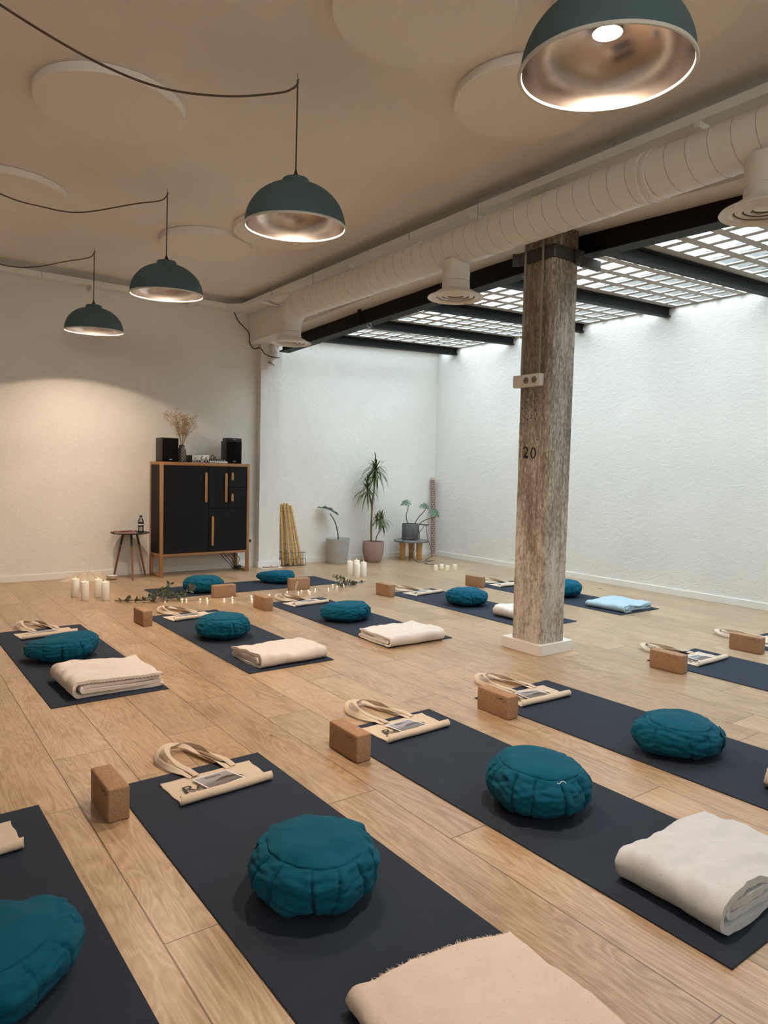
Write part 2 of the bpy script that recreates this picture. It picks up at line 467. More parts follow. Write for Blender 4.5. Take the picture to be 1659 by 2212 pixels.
def catmull(pts, k=8):
    P = [Vector(p) for p in pts]; out = []
    for i in range(len(P) - 1):
        a, b, c, d = P[max(i - 1, 0)], P[i], P[i + 1], P[min(i + 2, len(P) - 1)]
        for j in range(k):
            t = j / k
            out.append(.5 * ((2 * b) + (c - a) * t + (2 * a - 5 * b + 4 * c - d) * t * t + (3 * b - a - 3 * c + d) * t ** 3))
    out.append(P[-1]); return out
def lerp_table(tab, x):
    if x <= tab[0][0]: return tab[0][1]
    for (a, va), (b, vb) in zip(tab, tab[1:]):
        if x <= b: return va + (vb - va) * (x - a) / (b - a)
    return tab[-1][1]
def nz3(x, y, z=0): return noise.noise(Vector((x, y, z)))

# ---------------------------------------------------------------- the room
XR, YB, XL, YF, ZC = 6.945, 8.156, -2.9, -3.2, 3.30
BX = 3.82
structure(MB().box(XL - .1, XR + .1, YF - .1, YB + .1, -.1, 0).obj('floor', 'floor_oak', smooth=0))
structure(MB().box(XL - .1, BX + .05, YF - .1, YB + .1, ZC, ZC + .12).obj('ceiling', 'ceiling_paint', smooth=0))
structure(MB().box(XL - .1, XR + .1, YB, YB + .15, 0, 3.5).obj('wall_back', 'plaster_wall', smooth=0))
structure(MB().box(XR, XR + .15, YF, YB, 0, 3.5).obj('wall_right', 'plaster_wall', smooth=0))
structure(MB().box(XL - .15, XL, YF, YB, 0, 3.5).obj('wall_left', 'plaster_wall', smooth=0))
WX0, WX1, WZ0, WZ1 = -2.0, 2.0, 2.35, 3.05            # unseen high window added in the wall behind for fill light
structure(MB().box(XL - .1, WX0, YF - .15, YF, 0, 3.5).box(WX1, XR + .1, YF - .15, YF, 0, 3.5).box(WX0, WX1, YF - .15, YF, 0, WZ0).box(WX0, WX1, YF - .15, YF, WZ1, 3.5).obj('wall_front', 'plaster_wall', smooth=0))
w2 = structure(link('added_window', None)); w2['label'] = 'added unseen high window in the wall behind, giving fill light'
mb = MB()
for i in range(4):
    x = WX0 + (WX1 - WX0 - .05) * i / 3; mb.box(x, x + .05, YF - .10, YF - .04, WZ0, WZ1)
mb.box(WX0, WX1, YF - .10, YF - .04, WZ0, WZ0 + .05).box(WX0, WX1, YF - .10, YF - .04, WZ1 - .05, WZ1)
mb.obj('frame', 'white_paint', w2)
MB().box(WX0 + .05, WX1 - .05, YF - .075, YF - .07, WZ0 + .05, WZ1 - .05).obj('pane', 'added_window_pane', w2, smooth=0)
pl2 = bpy.data.lights.new('added_window_portal', 'AREA'); pl2.shape = 'RECTANGLE'; pl2.size = WX1 - WX0; pl2.size_y = WZ1 - WZ0; pl2.cycles.is_portal = True
link('added_window_portal', pl2, None, ((WX0 + WX1) / 2, YF - .2, (WZ0 + WZ1) / 2), (R(90), 0, 0))['kind'] = 'helper'

soffit = [(-3.2, 2.79), (0, 2.82), (2.0, 2.872), (3.2, 2.935), (4.2, 2.925), (6.0, 2.875), (7.2, 2.835), (8.156, 2.81)]
ys = [YF + (YB - YF) * i / 60 for i in range(61)]
mb = MB(); vs = []; fs = []
for y in ys:
    z = lerp_table(soffit, y) + .004 * nz3(y * 3, 1)
    vs += [(BX, y, z), (4.21, y, z), (4.21, y, 3.5), (BX, y, 3.5)]
for j in range(60):
    for i in range(4):
        k = (i + 1) % 4; fs.append((j * 4 + i, j * 4 + k, j * 4 + 4 + k, j * 4 + 4 + i))
mb.add(vs, fs)
structure(mb.obj('trim_1', 'plaster_beam', smooth=20)); bpy.data.objects['trim_1']['label'] = 'off-white plastered concrete beam above the black steel beam'

# concave cove where the ceiling meets the back wall and the beam
def cove(pts_dir):
    return [(.13 * (1 - math.sin(a)), .13 * (1 - math.cos(a))) for a in [PI / 2 * i / 10 for i in range(11)]]
cv = cove(0)
mb = MB()
poly = [(BX - d, ZC - h) for d, h in cv] + [(BX, ZC)]
mb.sweep(poly, [YF, YB])
poly = [(YB - d, ZC - h) for d, h in cv] + [(YB, ZC)]
n = len(poly); vs = [(XL, y, z) for y, z in poly] + [(BX, y, z) for y, z in poly]
mb.add(vs, [(i, (i + 1) % n, n + (i + 1) % n, n + i) for i in range(n)])
structure(mb.obj('trim_2', 'ceiling_paint', smooth=40))

# trunking that runs round under the ceiling, with its joint clips
tr = link('trim_3', None); structure(tr)
tr['label'] = 'off-white trunking running round the room under the ceiling'
MB().prism([(XL, YB), (BX, YB), (BX, YF), (3.612, YF), (3.612, 7.87), (3.48, 8.0), (XL, 8.0)], 3.166, 3.222).obj('channel', 'white_paint', tr, bevel=.004, smooth=0)
for (x, y, ax) in [(1.95, 8.07, 0), (-.6, 8.07, 0), (3.05, 8.07, 0), (3.71, 7.35, 1), (3.71, 5.55, 1), (3.71, 3.9, 1), (3.71, 2.15, 1), (3.71, .6, 1)]:
    if ax == 0: MB().box(x - .02, x + .02, 7.992, YB, 3.128, 3.166).obj('joint_clip', 'white_paint', tr, bevel=.003)
    else: MB().box(3.604, BX, y - .02, y + .02, 3.128, 3.166).obj('joint_clip', 'white_paint', tr, bevel=.003)
for k, (x, y) in enumerate([(1.45, 7.9985), (3.6105, 7.1), (3.6105, 4.65), (3.6105, 1.2)]):
    if k == 0: MB().box(x - .0015, x + .0015, y - .001, y + .001, 3.166, 3.222).obj('joint_line', 'stitch_dark', tr, smooth=0)
    else: MB().box(x - .001, x + .001, y - .0015, y + .0015, 3.166, 3.222).obj('joint_line', 'stitch_dark', tr, smooth=0)

# pilaster at the corner of the skylit bay
mb = MB()
mb.grid(lambda u, v: (3.965 + .292 * u + .004 * nz3(v * 9, 3), 8.055 + .003 * nz3(u * 4, v * 12), 2.84 * v), 10, 60)
mb.grid(lambda u, v: (3.965 + .004 * nz3(v * 9, 3), 8.16 - .105 * u, 2.84 * v), 3, 60)
mb.grid(lambda u, v: (4.257 + .004 * nz3(v * 9, 3), 8.055 + .105 * u, 2.84 * v), 3, 60)
o = structure(mb.obj('trim_4', 'plaster_wall', smooth=0)); o['label'] = 'white plastered pilaster at the corner of the skylit bay'

def skirting(name, segs):
    mb = MB()
    for x0, x1, y0, y1 in segs: mb.box(x0, x1, y0, y1, 0, .072)
    return structure(mb.obj(name, 'white_paint', bevel=.002, seg=1))
skirting('baseboard_back', [(XL, 3.95, YB - .014, YB), (4.27, XR, YB - .014, YB)])
skirting('baseboard_right', [(XR - .014, XR, YF, YB - .014)])
skirting('baseboard_left', [(XL, XL + .014, YF, YB - .014)])
skirting('baseboard_pilaster', [(3.948, 4.275, 8.038, 8.054), (3.948, 3.964, 8.054, YB), (4.259, 4.275, 8.054, YB)])

# skylight of glass blocks set in concrete
def zsky(x): return 2.972 + (x - 4.2) * .0395
beam_y = [7.75, 6.63, 5.50, 4.37, 3.25, 2.12, 1.0, -.12, -1.25, -2.37]
win = structure(link('window_1', None)); win['label'] = 'skylight of square glass blocks set in grey concrete above the right side'
conc = MB(); gl = MB()
NX = 12; PXW = (XR - 4.2) / NX; OX, OY = .081, .083
def skyv(x, y, dz): return (x, y, zsky(x) + dz)
def bay(y0, y1):
    nr = max(1, int((y1 - y0 - .03) / .24)); mar = (y1 - y0 - nr * .24) / 2
    rows = [y0 + mar + .12 + .24 * i for i in range(nr)]
    ysl = [y0] + [v for c in rows for v in (c - OY, c + OY)] + [y1]
    xsl = [4.2] + [v for i in range(NX) for v in (4.2 + PXW * (i + .5) - OX, 4.2 + PXW * (i + .5) + OX)] + [XR]
    for j in range(len(ysl) - 1):
        for i in range(len(xsl) - 1):
            hole = (i % 2 == 1) and (j % 2 == 1)
            xa, xb, ya, yb = xsl[i], xsl[i + 1], ysl[j], ysl[j + 1]
            if not hole:
                conc.add([skyv(xa, ya, 0), skyv(xb, ya, 0), skyv(xb, yb, 0), skyv(xa, yb, 0)], [(3, 2, 1, 0)])
                conc.add([skyv(xa, ya, .012), skyv(xb, ya, .012), skyv(xb, yb, .012), skyv(xa, yb, .012)], [(0, 1, 2, 3)])
            else:
                q0 = [skyv(xa, ya, 0), skyv(xb, ya, 0), skyv(xb, yb, 0), skyv(xa, yb, 0)]
                q1 = [skyv(xa, ya, .008), skyv(xb, ya, .008), skyv(xb, yb, .008), skyv(xa, yb, .008)]
                conc.add(q0 + q1, [(a, (a + 1) % 4, 4 + (a + 1) % 4, 4 + a) for a in range(4)])
                def ring(i0, z):
                    return [skyv(xa + i0, ya + i0, z), skyv(xb - i0, ya + i0, z), skyv(xb - i0, yb - i0, z), skyv(xa + i0, yb - i0, z)]
                r0, r1, r2 = ring(0, .008), ring(.010, .008), ring(.034, .045)
                quad = [(a, (a + 1) % 4, 4 + (a + 1) % 4, 4 + a) for a in range(4)]
                gl.cur = 0; gl.add(r0 + r1, quad)
                gl.cur = 1; gl.add(r1 + r2, quad)
                gl.cur = 2; gl.add(r2, [(0, 1, 2, 3)])
edges = [YB] + beam_y[:8]
for a, b in zip(edges, edges[1:]): bay(b + .0, a - .0)
conc.add([skyv(4.2, YF, 0), skyv(XR, YF, 0), skyv(XR, -.12, 0), skyv(4.2, -.12, 0), skyv(4.2, YF, .07), skyv(XR, YF, .07), skyv(XR, -.12, .07), skyv(4.2, -.12, .07)], [(3, 2, 1, 0), (4, 5, 6, 7), (0, 1, 5, 4), (1, 2, 6, 5), (2, 3, 7, 6), (3, 0, 4, 7)])
conc.obj('concrete_grid', 'skylight_concrete', win, smooth=0, fix=False)
gl.obj('glass_pane', ['glass_lip', 'glass_side', 'glass_top'], win, smooth=0, fix=False)

# black steel: the long beam beside the pillar and the cross beams under the skylight
def isec(w, h, tf, tw):
    return [(-w / 2, 0), (w / 2, 0), (w / 2, tf), (tw / 2, tf + .006), (tw / 2, h - tf - .006), (w / 2, h - tf), (w / 2, h), (-w / 2, h), (-w / 2, h - tf), (-tw / 2, h - tf - .006), (-tw / 2, tf + .006), (-w / 2, tf)]
steel_z = [(-3.2, 2.66), (0, 2.69), (2.0, 2.742), (3.3, 2.788), (5.5, 2.735), (8.1, 2.655)]
mb = MB(); mb.sweep([(x + 4.075, z) for x, z in isec(.13, .19, .014, .05)], [-3.2, 0, 2.0, 3.3, 5.5, 7.66], lambda y: lerp_table(steel_z, y))
o = structure(mb.obj('steel_beam', 'black_steel', smooth=20)); o['label'] = 'long black steel beam bolted to the side of the weathered pillar'
for i, y in enumerate(beam_y):
    mb = MB(); poly = isec(.075, .096, .012, .03); n = len(poly)
    vs = [(x, y + a, 2.864 + (x - 4.2) * .0435 + b) for x in (4.12, XR) for a, b in poly]
    mb.add(vs, [(k, (k + 1) % n, n + (k + 1) % n, n + k) for k in range(n)] + [tuple(range(n)), tuple(range(2 * n - 1, n - 1, -1))])
    o = structure(mb.obj('cross_beam', 'black_steel', smooth=20)); o['group'] = 'black cross beams under the skylight'
    o['label'] = 'black steel cross beam carrying the glass block skylight'

# weathered pillar, its plinth, strap and fittings
pil = structure(link('pillar', None)); pil['label'] = 'weathered square pillar with flaking paint and a stencilled 20'
def shaft():
    mb = MB(); x0, x1, y0, y1, c = 3.715, 3.962, 3.192, 3.458, .022
    poly = [(x0 + c, y0), (x1 - c * .4, y0), (x1, y0 + c * .4), (x1, y1 - c * .4), (x1 - c * .4, y1), (x0 + c * .4, y1), (x0, y1 - c * .4), (x0, y0 + c)]
    n = len(poly); nzs = 70; vs = []; fs = []
    for j in range(nzs):
        z = .005 + 3.0 * j / (nzs - 1)
        for k, (x, y) in enumerate(poly):
            s = 1 + .02 * z / 3
            vs.append((3.838 + (x - 3.838) * s + .0022 * nz3(z * 7, k * 3.1), 3.325 + (y - 3.325) * s + .0022 * nz3(z * 7, k * 5.7 + 9), z))
    for j in range(nzs - 1):
        for k in range(n): fs.append((j * n + k, j * n + (k + 1) % n, (j + 1) * n + (k + 1) % n, (j + 1) * n + k))
    mb.add(vs, fs); return mb
shaft().obj('shaft', 'pillar_weathered', pil, smooth=0)
MB().box(3.692, 4.04, 3.172, 3.54, 0, .078).obj('plinth', 'plinth_white', pil, bevel=.002, seg=1)
MB().box(3.96, 4.04, 3.16, 3.20, 2.70, 2.72).obj('cleat', 'dark_bracket', pil)
# stencilled 20 on the left face
def seg_digits():
    mb = MB(); X = 3.7095
    def strokes(pts, w):
        for (a, b) in pts:
            a, b = Vector((X, *a)), Vector((X, *b)); d = (b - a).normalized(); s = Vector((0, -d.z, d.y)) * w / 2; nn = Vector((-.0012, 0, 0))
            v = [a - s, b - s, b + s, a + s]; mb.add(v + [p + nn for p in v], [(0, 1, 2, 3), (7, 6, 5, 4), (0, 4, 5, 1), (1, 5, 6, 2), (2, 6, 7, 3), (3, 7, 4, 0)])
    # y decreases towards the right when the face is looked at
    def arc(cy, cz, ry, rz, a0, a1, n=7):
        P = [(cy - ry * math.cos(R(a0 + (a1 - a0) * i / n)), cz + rz * math.sin(R(a0 + (a1 - a0) * i / n))) for i in range(n + 1)]
        return list(zip(P, P[1:]))
    strokes(arc(3.385, 1.424, .019, .020, 160, -30), .011)
    strokes([((3.370, 1.410), (3.395, 1.376)), ((3.398, 1.372), (3.380, 1.380)), ((3.380, 1.380), (3.366, 1.368)), ((3.366, 1.368), (3.358, 1.382))], .012)
    strokes(arc(3.312, 1.402, .019, .036, 80, -78), .011)
    strokes(arc(3.312, 1.402, .019, .036, 100, 258), .011)
    return mb
seg_digits().obj('stencil', 'ink_black', pil, smooth=0)
mb = MB(); rnd = random.Random(3)
for _ in range(70):
    y = rnd.uniform(3.28, 3.43); z = rnd.gauss(1.69, .05) if rnd.random() < .7 else rnd.uniform(1.45, 1.8); a = rnd.uniform(.002, .006)
    mb.box(3.7090, 3.7104, y, y + a, z, z + a * rnd.uniform(.6, 2))
mb.obj('paint_mark', 'ink_black', pil, smooth=0)

cl = thing('steel_clamp', 'dark steel strap clamped round the top of the pillar', 'clamp', (0, 0, 0))
zc0, zc1 = 2.712, 2.798
mb = MB(); path = [(3.99, 3.165), (3.955, 3.172), (3.90, 3.180), (3.865, 3.176), (3.72, 3.180), (3.705, 3.190), (3.703, 3.20), (3.703, 3.46), (3.703, 3.50), (3.67, 3.53), (3.66, 3.53)]
for a, b in zip(path[:-2], path[1:-1]): mb.bar((a[0], a[1], (zc0 + zc1) / 2), (b[0], b[1], (zc0 + zc1) / 2), .007, zc1 - zc0)
mb.obj('strap', 'dark_bracket', cl)
MB().box(3.895, 3.965, 3.158, 3.176, 2.70, 2.79).obj('lug', 'dark_bracket', cl, bevel=.003)
MB().lathe([(.018, 0), (.018, .014), (.012, .022), (0, .023)], 6).xf(Matrix.Translation((3.932, 3.158, 2.748)) @ Matrix.Rotation(PI / 2, 4, 'X')).obj('bolt', 'dark_bracket', cl)
MB().box(3.967, 4.16, 3.150, 3.178, 2.69, 2.76).obj('shelf_angle', 'dark_bracket', cl, bevel=.004)

for k, (y, zb, lab) in enumerate([(3.425, 1.945, 'thin grey conduit on the pillar, the one nearer its far edge'), (3.268, 1.945, 'thin grey conduit on the pillar above the right-hand socket')]):
    c = thing('conduit', lab, 'conduit', (0, 0, 0), group='conduits down the pillar')
    MB().tube([(3.69, y, zb), (3.69, y, 2.98)], .0085, 10).obj('pipe', 'conduit_grey', c)
    for z in (2.20, 2.62):
        MB().box(3.678, 3.709, y - .016, y + .016, z, z + .012).obj('saddle_clip', 'conduit_grey', c, bevel=.002)
ss = thing('socket_strip', 'white double power socket strip on the pillar', 'power socket', (3.709, 3.36, 1.90))
MB().box(-.046, 0, -.122, .122, -.042, .042).obj('housing', 'switch_white', ss, bevel=.004)
MB().box(-.049, -.0462, .045, .112, -.033, .033).obj('blank_plate', 'switch_white', ss, bevel=.001)
for y in (-.005, -.078):
    so = MB(); so.box(-.049, -.0462, y - .033, y + .033, -.033, .033)
    so = so.obj('socket', 'switch_white', ss, bevel=.001)
    MB().lathe([(.0225, 0), (.0225, .003), (.019, .003), (.019, .0005), (0, .0005)], 24).xf(Matrix.Translation((-.049, y, 0)) @ Matrix.Rotation(-PI / 2, 4, 'Y')).obj('socket_well', 'conduit_grey', so)
    h = MB()
    for dy in (-.009, .009): h.lathe([(.003, 0), (.003, .004)], 8, (0, 0, 0)); h.xf(Matrix.Translation((-.0485, y + dy, 0)) @ Matrix.Rotation(-PI / 2, 4, 'Y'), len(h.v) - 16)
    h.obj('pin_hole', 'ink_black', so)

ws = thing('wall_socket', 'white wall socket beside the cabinet', 'power socket', (3.88, YB, .335))
MB().box(-.042, .042, -.014, 0, -.05, .05).obj('plate', 'switch_white', ws, bevel=.003)
MB().lathe([(.02, 0), (.02, .003), (.016, .003), (.016, .001), (0, .001)], 20).xf(Matrix.Translation((0, -.014, 0)) @ Matrix.Rotation(PI / 2, 4, 'X')).obj('socket_well', 'ink_black', ws)

# ventilation duct with three round diffusers
dc = thing('ventilation_duct', 'long off-white spiral air duct hung along the beam with round diffusers', 'air duct')
DX, DZ, DR = 3.50, 2.905, .132
def ridge(y, th, pitch=.118):
    t = ((y + pitch * th / (2 * PI)) / pitch) % 1.0; d = min(t, 1 - t) * pitch
    return .0035 * math.exp(-(d / .0045) ** 2) if d < .02 else 0
y0d, y1d, n, m = -3.1, 6.26, 900, 40
mb = MB(); mb.grid(lambda u, v: (lambda th, y: (DX + (DR + ridge(y, th)) * math.cos(th), y, DZ + (DR + ridge(y, th)) * math.sin(th)))(2 * PI * u, y0d + (y1d - y0d) * v), m, n, True)
mb.obj('main_pipe', 'duct_spiral', dc, smooth=60)
mb = MB(); br = .175; P = []; rr = []
for i in range(15):
    a = PI / 2 * i / 14; P.append((DX, y1d + br * math.sin(a), DZ - br + br * math.cos(a))); rr.append(DR + .004 - .026 * i / 14)
mb.tube(P, rr, 40); mb.obj('elbow', 'duct_paint', dc, smooth=50)
for yy in (y1d - .01, y1d - .2, 4.28, 3.55, 2.36, 2.31):
    MB().lathe([(DR, -.012), (DR + .006, -.011), (DR + .006, .011), (DR, .012)], 40, caps=False).xf(Matrix.Translation((DX, yy, DZ)) @ Matrix.Rotation(PI / 2, 4, 'X')).obj('collar', 'duct_paint', dc)
for y in (y1d + br, 3.93, 1.71):
    top = DZ - .10 if y < 6 else DZ - br + .01
    mb = MB(); nzp = 60
    mb.grid(lambda u, v: (lambda th, z: (DX + (.101 + .7 * ridge(z, th, .09)) * math.cos(th), y + (.101 + .7 * ridge(z, th, .09)) * math.sin(th), z))(2 * PI * u, 2.59 + (top - 2.59) * v), 36, nzp, True)
    mb.obj('drop_pipe', 'duct_paint', dc, smooth=60)
    MB().lathe([(.1012, -.0015), (.1022, 0), (.1012, .0015)], 36, (DX, y, 2.655), caps=False).obj('seam_ring', 'conduit_grey', dc)
    df = MB().lathe([(.104, .055), (.112, .052), (.135, .04), (.17, .018), (.203, .004), (.207, -.002), (.204, -.006), (.196, -.004), (.165, .014), (.14, .03)], 48, (DX, y, 2.545), caps=False).obj('diffuser', 'duct_paint', dc)
    for q, (ra, rb) in enumerate([(.145, .175), (.105, .135), (.065, .095), (0, .052)]):
        zz = 2.547 + .006 * q * .5
        pr = [(max(ra, 0.0001), zz - .006), (rb, zz + .004), (rb - .012, zz + .016), (max(ra - .004, .0001), zz + .004)]
        MB().lathe([(r, z) for r, z in pr + [pr[0]]], 40, (DX, y, 0), caps=False).obj('diffuser_ring', 'duct_paint', df)
for y in (5.98, 3.70):
    MB().tube([(DX - .02, y, DZ + DR - .01), (DX - .02, y, 3.20)], .003, 6).obj('hanger_rod', 'conduit_grey', dc)
    MB().box(DX - DR - .008, DX - DR + .012, y - .015, y + .015, DZ - .03, DZ - .022).obj('strap_end', 'white_paint', dc)

em = thing('emergency_light', 'small white emergency light fixed under the trunking above the duct elbow', 'emergency light', (3.705, 7.06, 3.147))
MB().box(-.06, .08, -.18, .18, 0, .018).obj('base', 'white_paint', em, bevel=.003)
MB().grid(lambda u, v: (-.055 + .13 * u, -.17 + .34 * v, -.042 * min(1, 4 * min(u, 1 - u), 5 * min(v, 1 - v))), 13, 17).obj('diffuser', 'switch_white', em)

pv = thing('drain_pipe', 'short white drain pipe on the pilaster under the duct end', 'pipe', (0, 0, 0))
P = catmull([(4.10, 8.00, 2.80), (4.12, 8.00, 2.72), (4.12, 7.985, 2.66), (4.085, 7.985, 2.60), (4.06, 7.99, 2.55)], 6)
MB().tube(P, .038, 18).obj('pipe', 'pvc_white', pv)
MB().tube(P[-4:-2], .0415, 18).obj('clamp_ring', 'stitch_dark', pv)
MB().tube(P[6:8], .044, 18).obj('coupling', 'pvc_white', pv)
cb = MB().tube(catmull([(3.62, 8.11, 3.16), (3.68, 8.10, 3.05), (3.79, 8.06, 2.93), (3.80, 8.04, 2.80), (3.85, 8.03, 2.735), (3.93, 8.02, 2.75), (4.0, 8.01, 2.68), (4.08, 7.94, 2.645), (4.15, 7.95, 2.65), (4.18, 8.0, 2.66)], 8), .0065, 8).obj('black_cable', 'wire_black')
tag(cb, 'black cable drooping from the trunking to the pilaster', 'cable')
bs = thing('beam_clip', 'small dark steel clip standing on the long black beam', 'clip', (4.0, 5.93, 2.72))
MB().box(-.012, .004, -.02, .02, .0, .20).obj('plate', 'black_steel', bs)
MB().lathe([(.03, 0), (.03, .012), (.018, .012), (.018, 0)], 16, caps=False).xf(Matrix.Translation((.02, -.15, -.02)) @ Matrix.Rotation(PI / 2, 4, 'X')).obj('ring', 'chrome', bs)

# round felt panels under the ceiling
for x, y, lab in [(1.13, 4.23, 'round white ceiling panel crossed by the long lamp cable'), (.86, 5.97, 'round ceiling panel cut by the left edge of the photo'), (2.49, 6.2, 'round ceiling panel farthest back, behind the second hanging lamp'),
                  (2.86, 5.45, 'round ceiling panel right behind the middle hanging lamp'), (1.985, 2.49, 'round ceiling panel at the top centre of the photo'),
                  (2.9, 2.71, 'round ceiling panel beside the large lit lamp, next to the duct'), (2.72, 1.87, 'round ceiling panel mostly hidden behind the large lit lamp')]:
    o = MB().lathe([(.400, 0), (.404, -.004), (.404, -.048), (.400, -.052), (.36, -.052), (0, -.052)], 72).obj('ceiling_panel', 'disc_felt', smooth=30)
    o.location = (x, y, ZC - .001); tag(o, lab, 'ceiling panel', 'round ceiling panels')

# pendant lamps
def pendant():
    root = thing('pendant_lamp', '', 'pendant lamp')
    H = .224; RR = .263
    prof = []
    for i in range(25):
        a = PI / 2 * i / 24; r = RR * math.cos(a) ** .92; z = H * math.sin(a) ** .98
        if r > .072: prof.append((r, z))
    prof = prof + [(.071, prof[-1][1] + .001), (.070, H + .014), (.064, H + .020), (.018, H + .021)]
    MB().lathe([(RR + .001, -.0)] + prof, 72, caps=False).obj('shade', 'shade_outer', root, smooth=40)
    inner = [(r - .004, z - .001) for r, z in prof[:-4]] + [(.052, H - .01), (.018, H - .008)]
    MB().lathe(inner, 72, caps=False).obj('shade_lining', 'shade_inner', root, smooth=60)
    MB().lathe([(RR - .006, .004), (RR - .004, -.004), (RR + .004, -.005), (RR + .007, .0), (RR + .004, .006), (RR, .004)], 72, caps=False).obj('rim', 'shade_rim', root, smooth=60)
    MB().lathe([(.021, H + .020), (.020, H + .028), (.012, H + .042), (.007, H + .056), (.0045, H + .070)], 20).obj('cord_grip', 'black_plastic', root)
    MB().lathe([(.0, H - .012), (.02, H - .012), (.02, H - .045), (.0, H - .045)], 20).obj('socket', 'black_plastic', root)
    bb = MB().lathe([(.044, .138), (.045, .112), (.047, .112), (.047, .140), (.036, .158), (.022, .178), (.016, .188), (.016, .205)], 24, caps=False).obj('bulb', 'silver_panel', root, smooth=60)  # lip added below the glowing face to shield the lining from light
    MB().lathe([(0, .130), (.018, .131), (.032, .134), (.041, .138)], 20, caps=False).obj('bulb_face', 'bulb_glow', bb, smooth=60)
    ld = bpy.data.lights.get('lamp_light')
    if ld is None:
        ld = bpy.data.lights.new('lamp_light', 'AREA'); ld.shape = 'DISK'; ld.size = .055; ld.spread = R(152)
        ld.energy = 8.4; ld.color = (1, .765, .57)
    link('lamp_light', ld, root, (0, 0, .1285))
    for ch in root.children:                      # the shades hang a little out of true
        ch.location = Matrix.Rotation(.04, 4, 'X') @ Matrix.Rotation(-.03, 4, 'Y') @ ch.location; ch.rotation_euler = (.04, -.03, 0)
    return root
lamps = [(1.74, 7.09, 2.520, 'teal grey dome lamp farthest away, above the pillar candles'), (1.80, 5.24, 2.524, 'teal grey dome lamp, second from the back wall'),
         (1.82, 3.32, 2.517, 'teal grey dome lamp hanging at the middle of the ceiling'), (1.865, 1.425, 2.506, 'largest teal dome lamp with a glowing bulb at top of photo')]
swags = [[(1.0, .125, .30), (.5, .30, .31), (-.3, 2.2)], None, None, None]
proto = pendant()
for i, (x, y, zr, lab) in enumerate(lamps):
    o = place(proto, i > 0, (x, y, zr), 0, lab, 'dome pendant lamps')
for i, (x, y, zr, lab) in enumerate(lamps):
    o = [q for q in bpy.data.objects if q.get('label') == lab][0]
    hz = ZC - zr
    MB().tube([(-.0085, -.0115, .285), (-.004, -.006, (.29 + hz) / 2), (0, 0, hz - .03)], .0042 if i != 3 else .0042, 8).obj('cord', 'cable_braid', o)
    MB().tube([(0, 0, hz), (0, 0, hz - .02), (.008, 0, hz - .028), (.009, 0, hz - .04), (0, 0, hz - .046), (-.006, 0, hz - .038)], .0025, 6).obj('ceiling_hook', 'conduit_grey', o)
    if i == 0: pts = [(0, 0, -.045), (-.05, 0, -.10), (-.255, 0, -.176), (-.53, 0, -.279), (-.79, 0, -.304), (-1.3, .02, -.22), (-1.7, .02, -.02)]
    elif i == 1: pts = [(0, 0, -.045), (-.05, 0, -.10), (-.244, 0, -.172), (-.604, 0, -.315), (-.85, 0, -.335), (-1.1, 0, -.311), (-1.55, .02, -.16), (-1.75, .02, -.02)]
    else: pts = [(0, 0, -.05), (-.03, 0, -.085), (-.114, 0, -.135), (-.39, 0, -.241), (-.708, 0, -.308), (-1.012, 0, -.292), (-1.369, 0, -.202), (-1.62, 0, -.10), (-1.72, 0, -.02)]
    MB().tube(catmull([(a, b, hz + c) for a, b, c in pts], 10), .0055 if i >= 2 else .0045, 8).obj('swag_cable', 'cable_braid', o)

# ---------------------------------------------------------------- mats
ML, MW, MT = 1.925, .61, .005
def mat_mesh():
    return MB().box(-MW / 2, MW / 2, -ML, 0, 0, MT).mesh('yoga_mat', 'mat_rubber', bevel=.0015, seg=1)
mm = mat_mesh()
mats = {
 '1': (1.000, 5.734, .9, 'dark blue yoga mat at left edge, back row, with cream rolled blanket'),
 '2': (2.134, 5.767, .25, 'dark blue yoga mat in front of the eucalyptus, second in the back row'),
 '3': (3.253, 5.831, -.4, 'dark blue yoga mat ending short of the pillar, middle of the back row'),
 '4': (4.572, 5.726, .4, 'dark blue yoga mat passing right behind the pillar'),
 '5': (5.780, 5.690, -.5, 'dark blue yoga mat beside the right wall with pale blue blanket'),
 '0': (.172, 2.723, 1.15, 'dark yoga mat in the bottom left corner'),
 '6': (1.048, 2.727, .45, 'dark yoga mat in front centre with frayed pinkish beige blanket'),
 '7': (2.052, 2.761, 0, 'dark yoga mat with thick grey folded blanket, front right'),
 '8': (2.997, 2.772, .9, 'dark yoga mat running off the right edge with crescent cushion'),
 '9': (4.572, 2.723, .1, 'dark blue yoga mat on the right with only bag and block showing'),
 '10': (5.600, 2.690, 0, 'yoga mat cut by the right photo edge, farthest to the right'),
}
for k, (x, y, a, lab) in mats.items():
    o = link('yoga_mat', mm, None, (x, y, .0005), (0, 0, R(a))); tag(o, lab, 'yoga mat', 'dark blue yoga mats')
o = MB().box(2.215, 4.20, 6.49, 7.075, .0005, .0055).obj('yoga_mat', 'mat_rubber', bevel=.0015, seg=1)
tag(o, 'dark blue yoga mat lying crosswise in front of the cabinet', 'yoga mat', 'dark blue yoga mats')

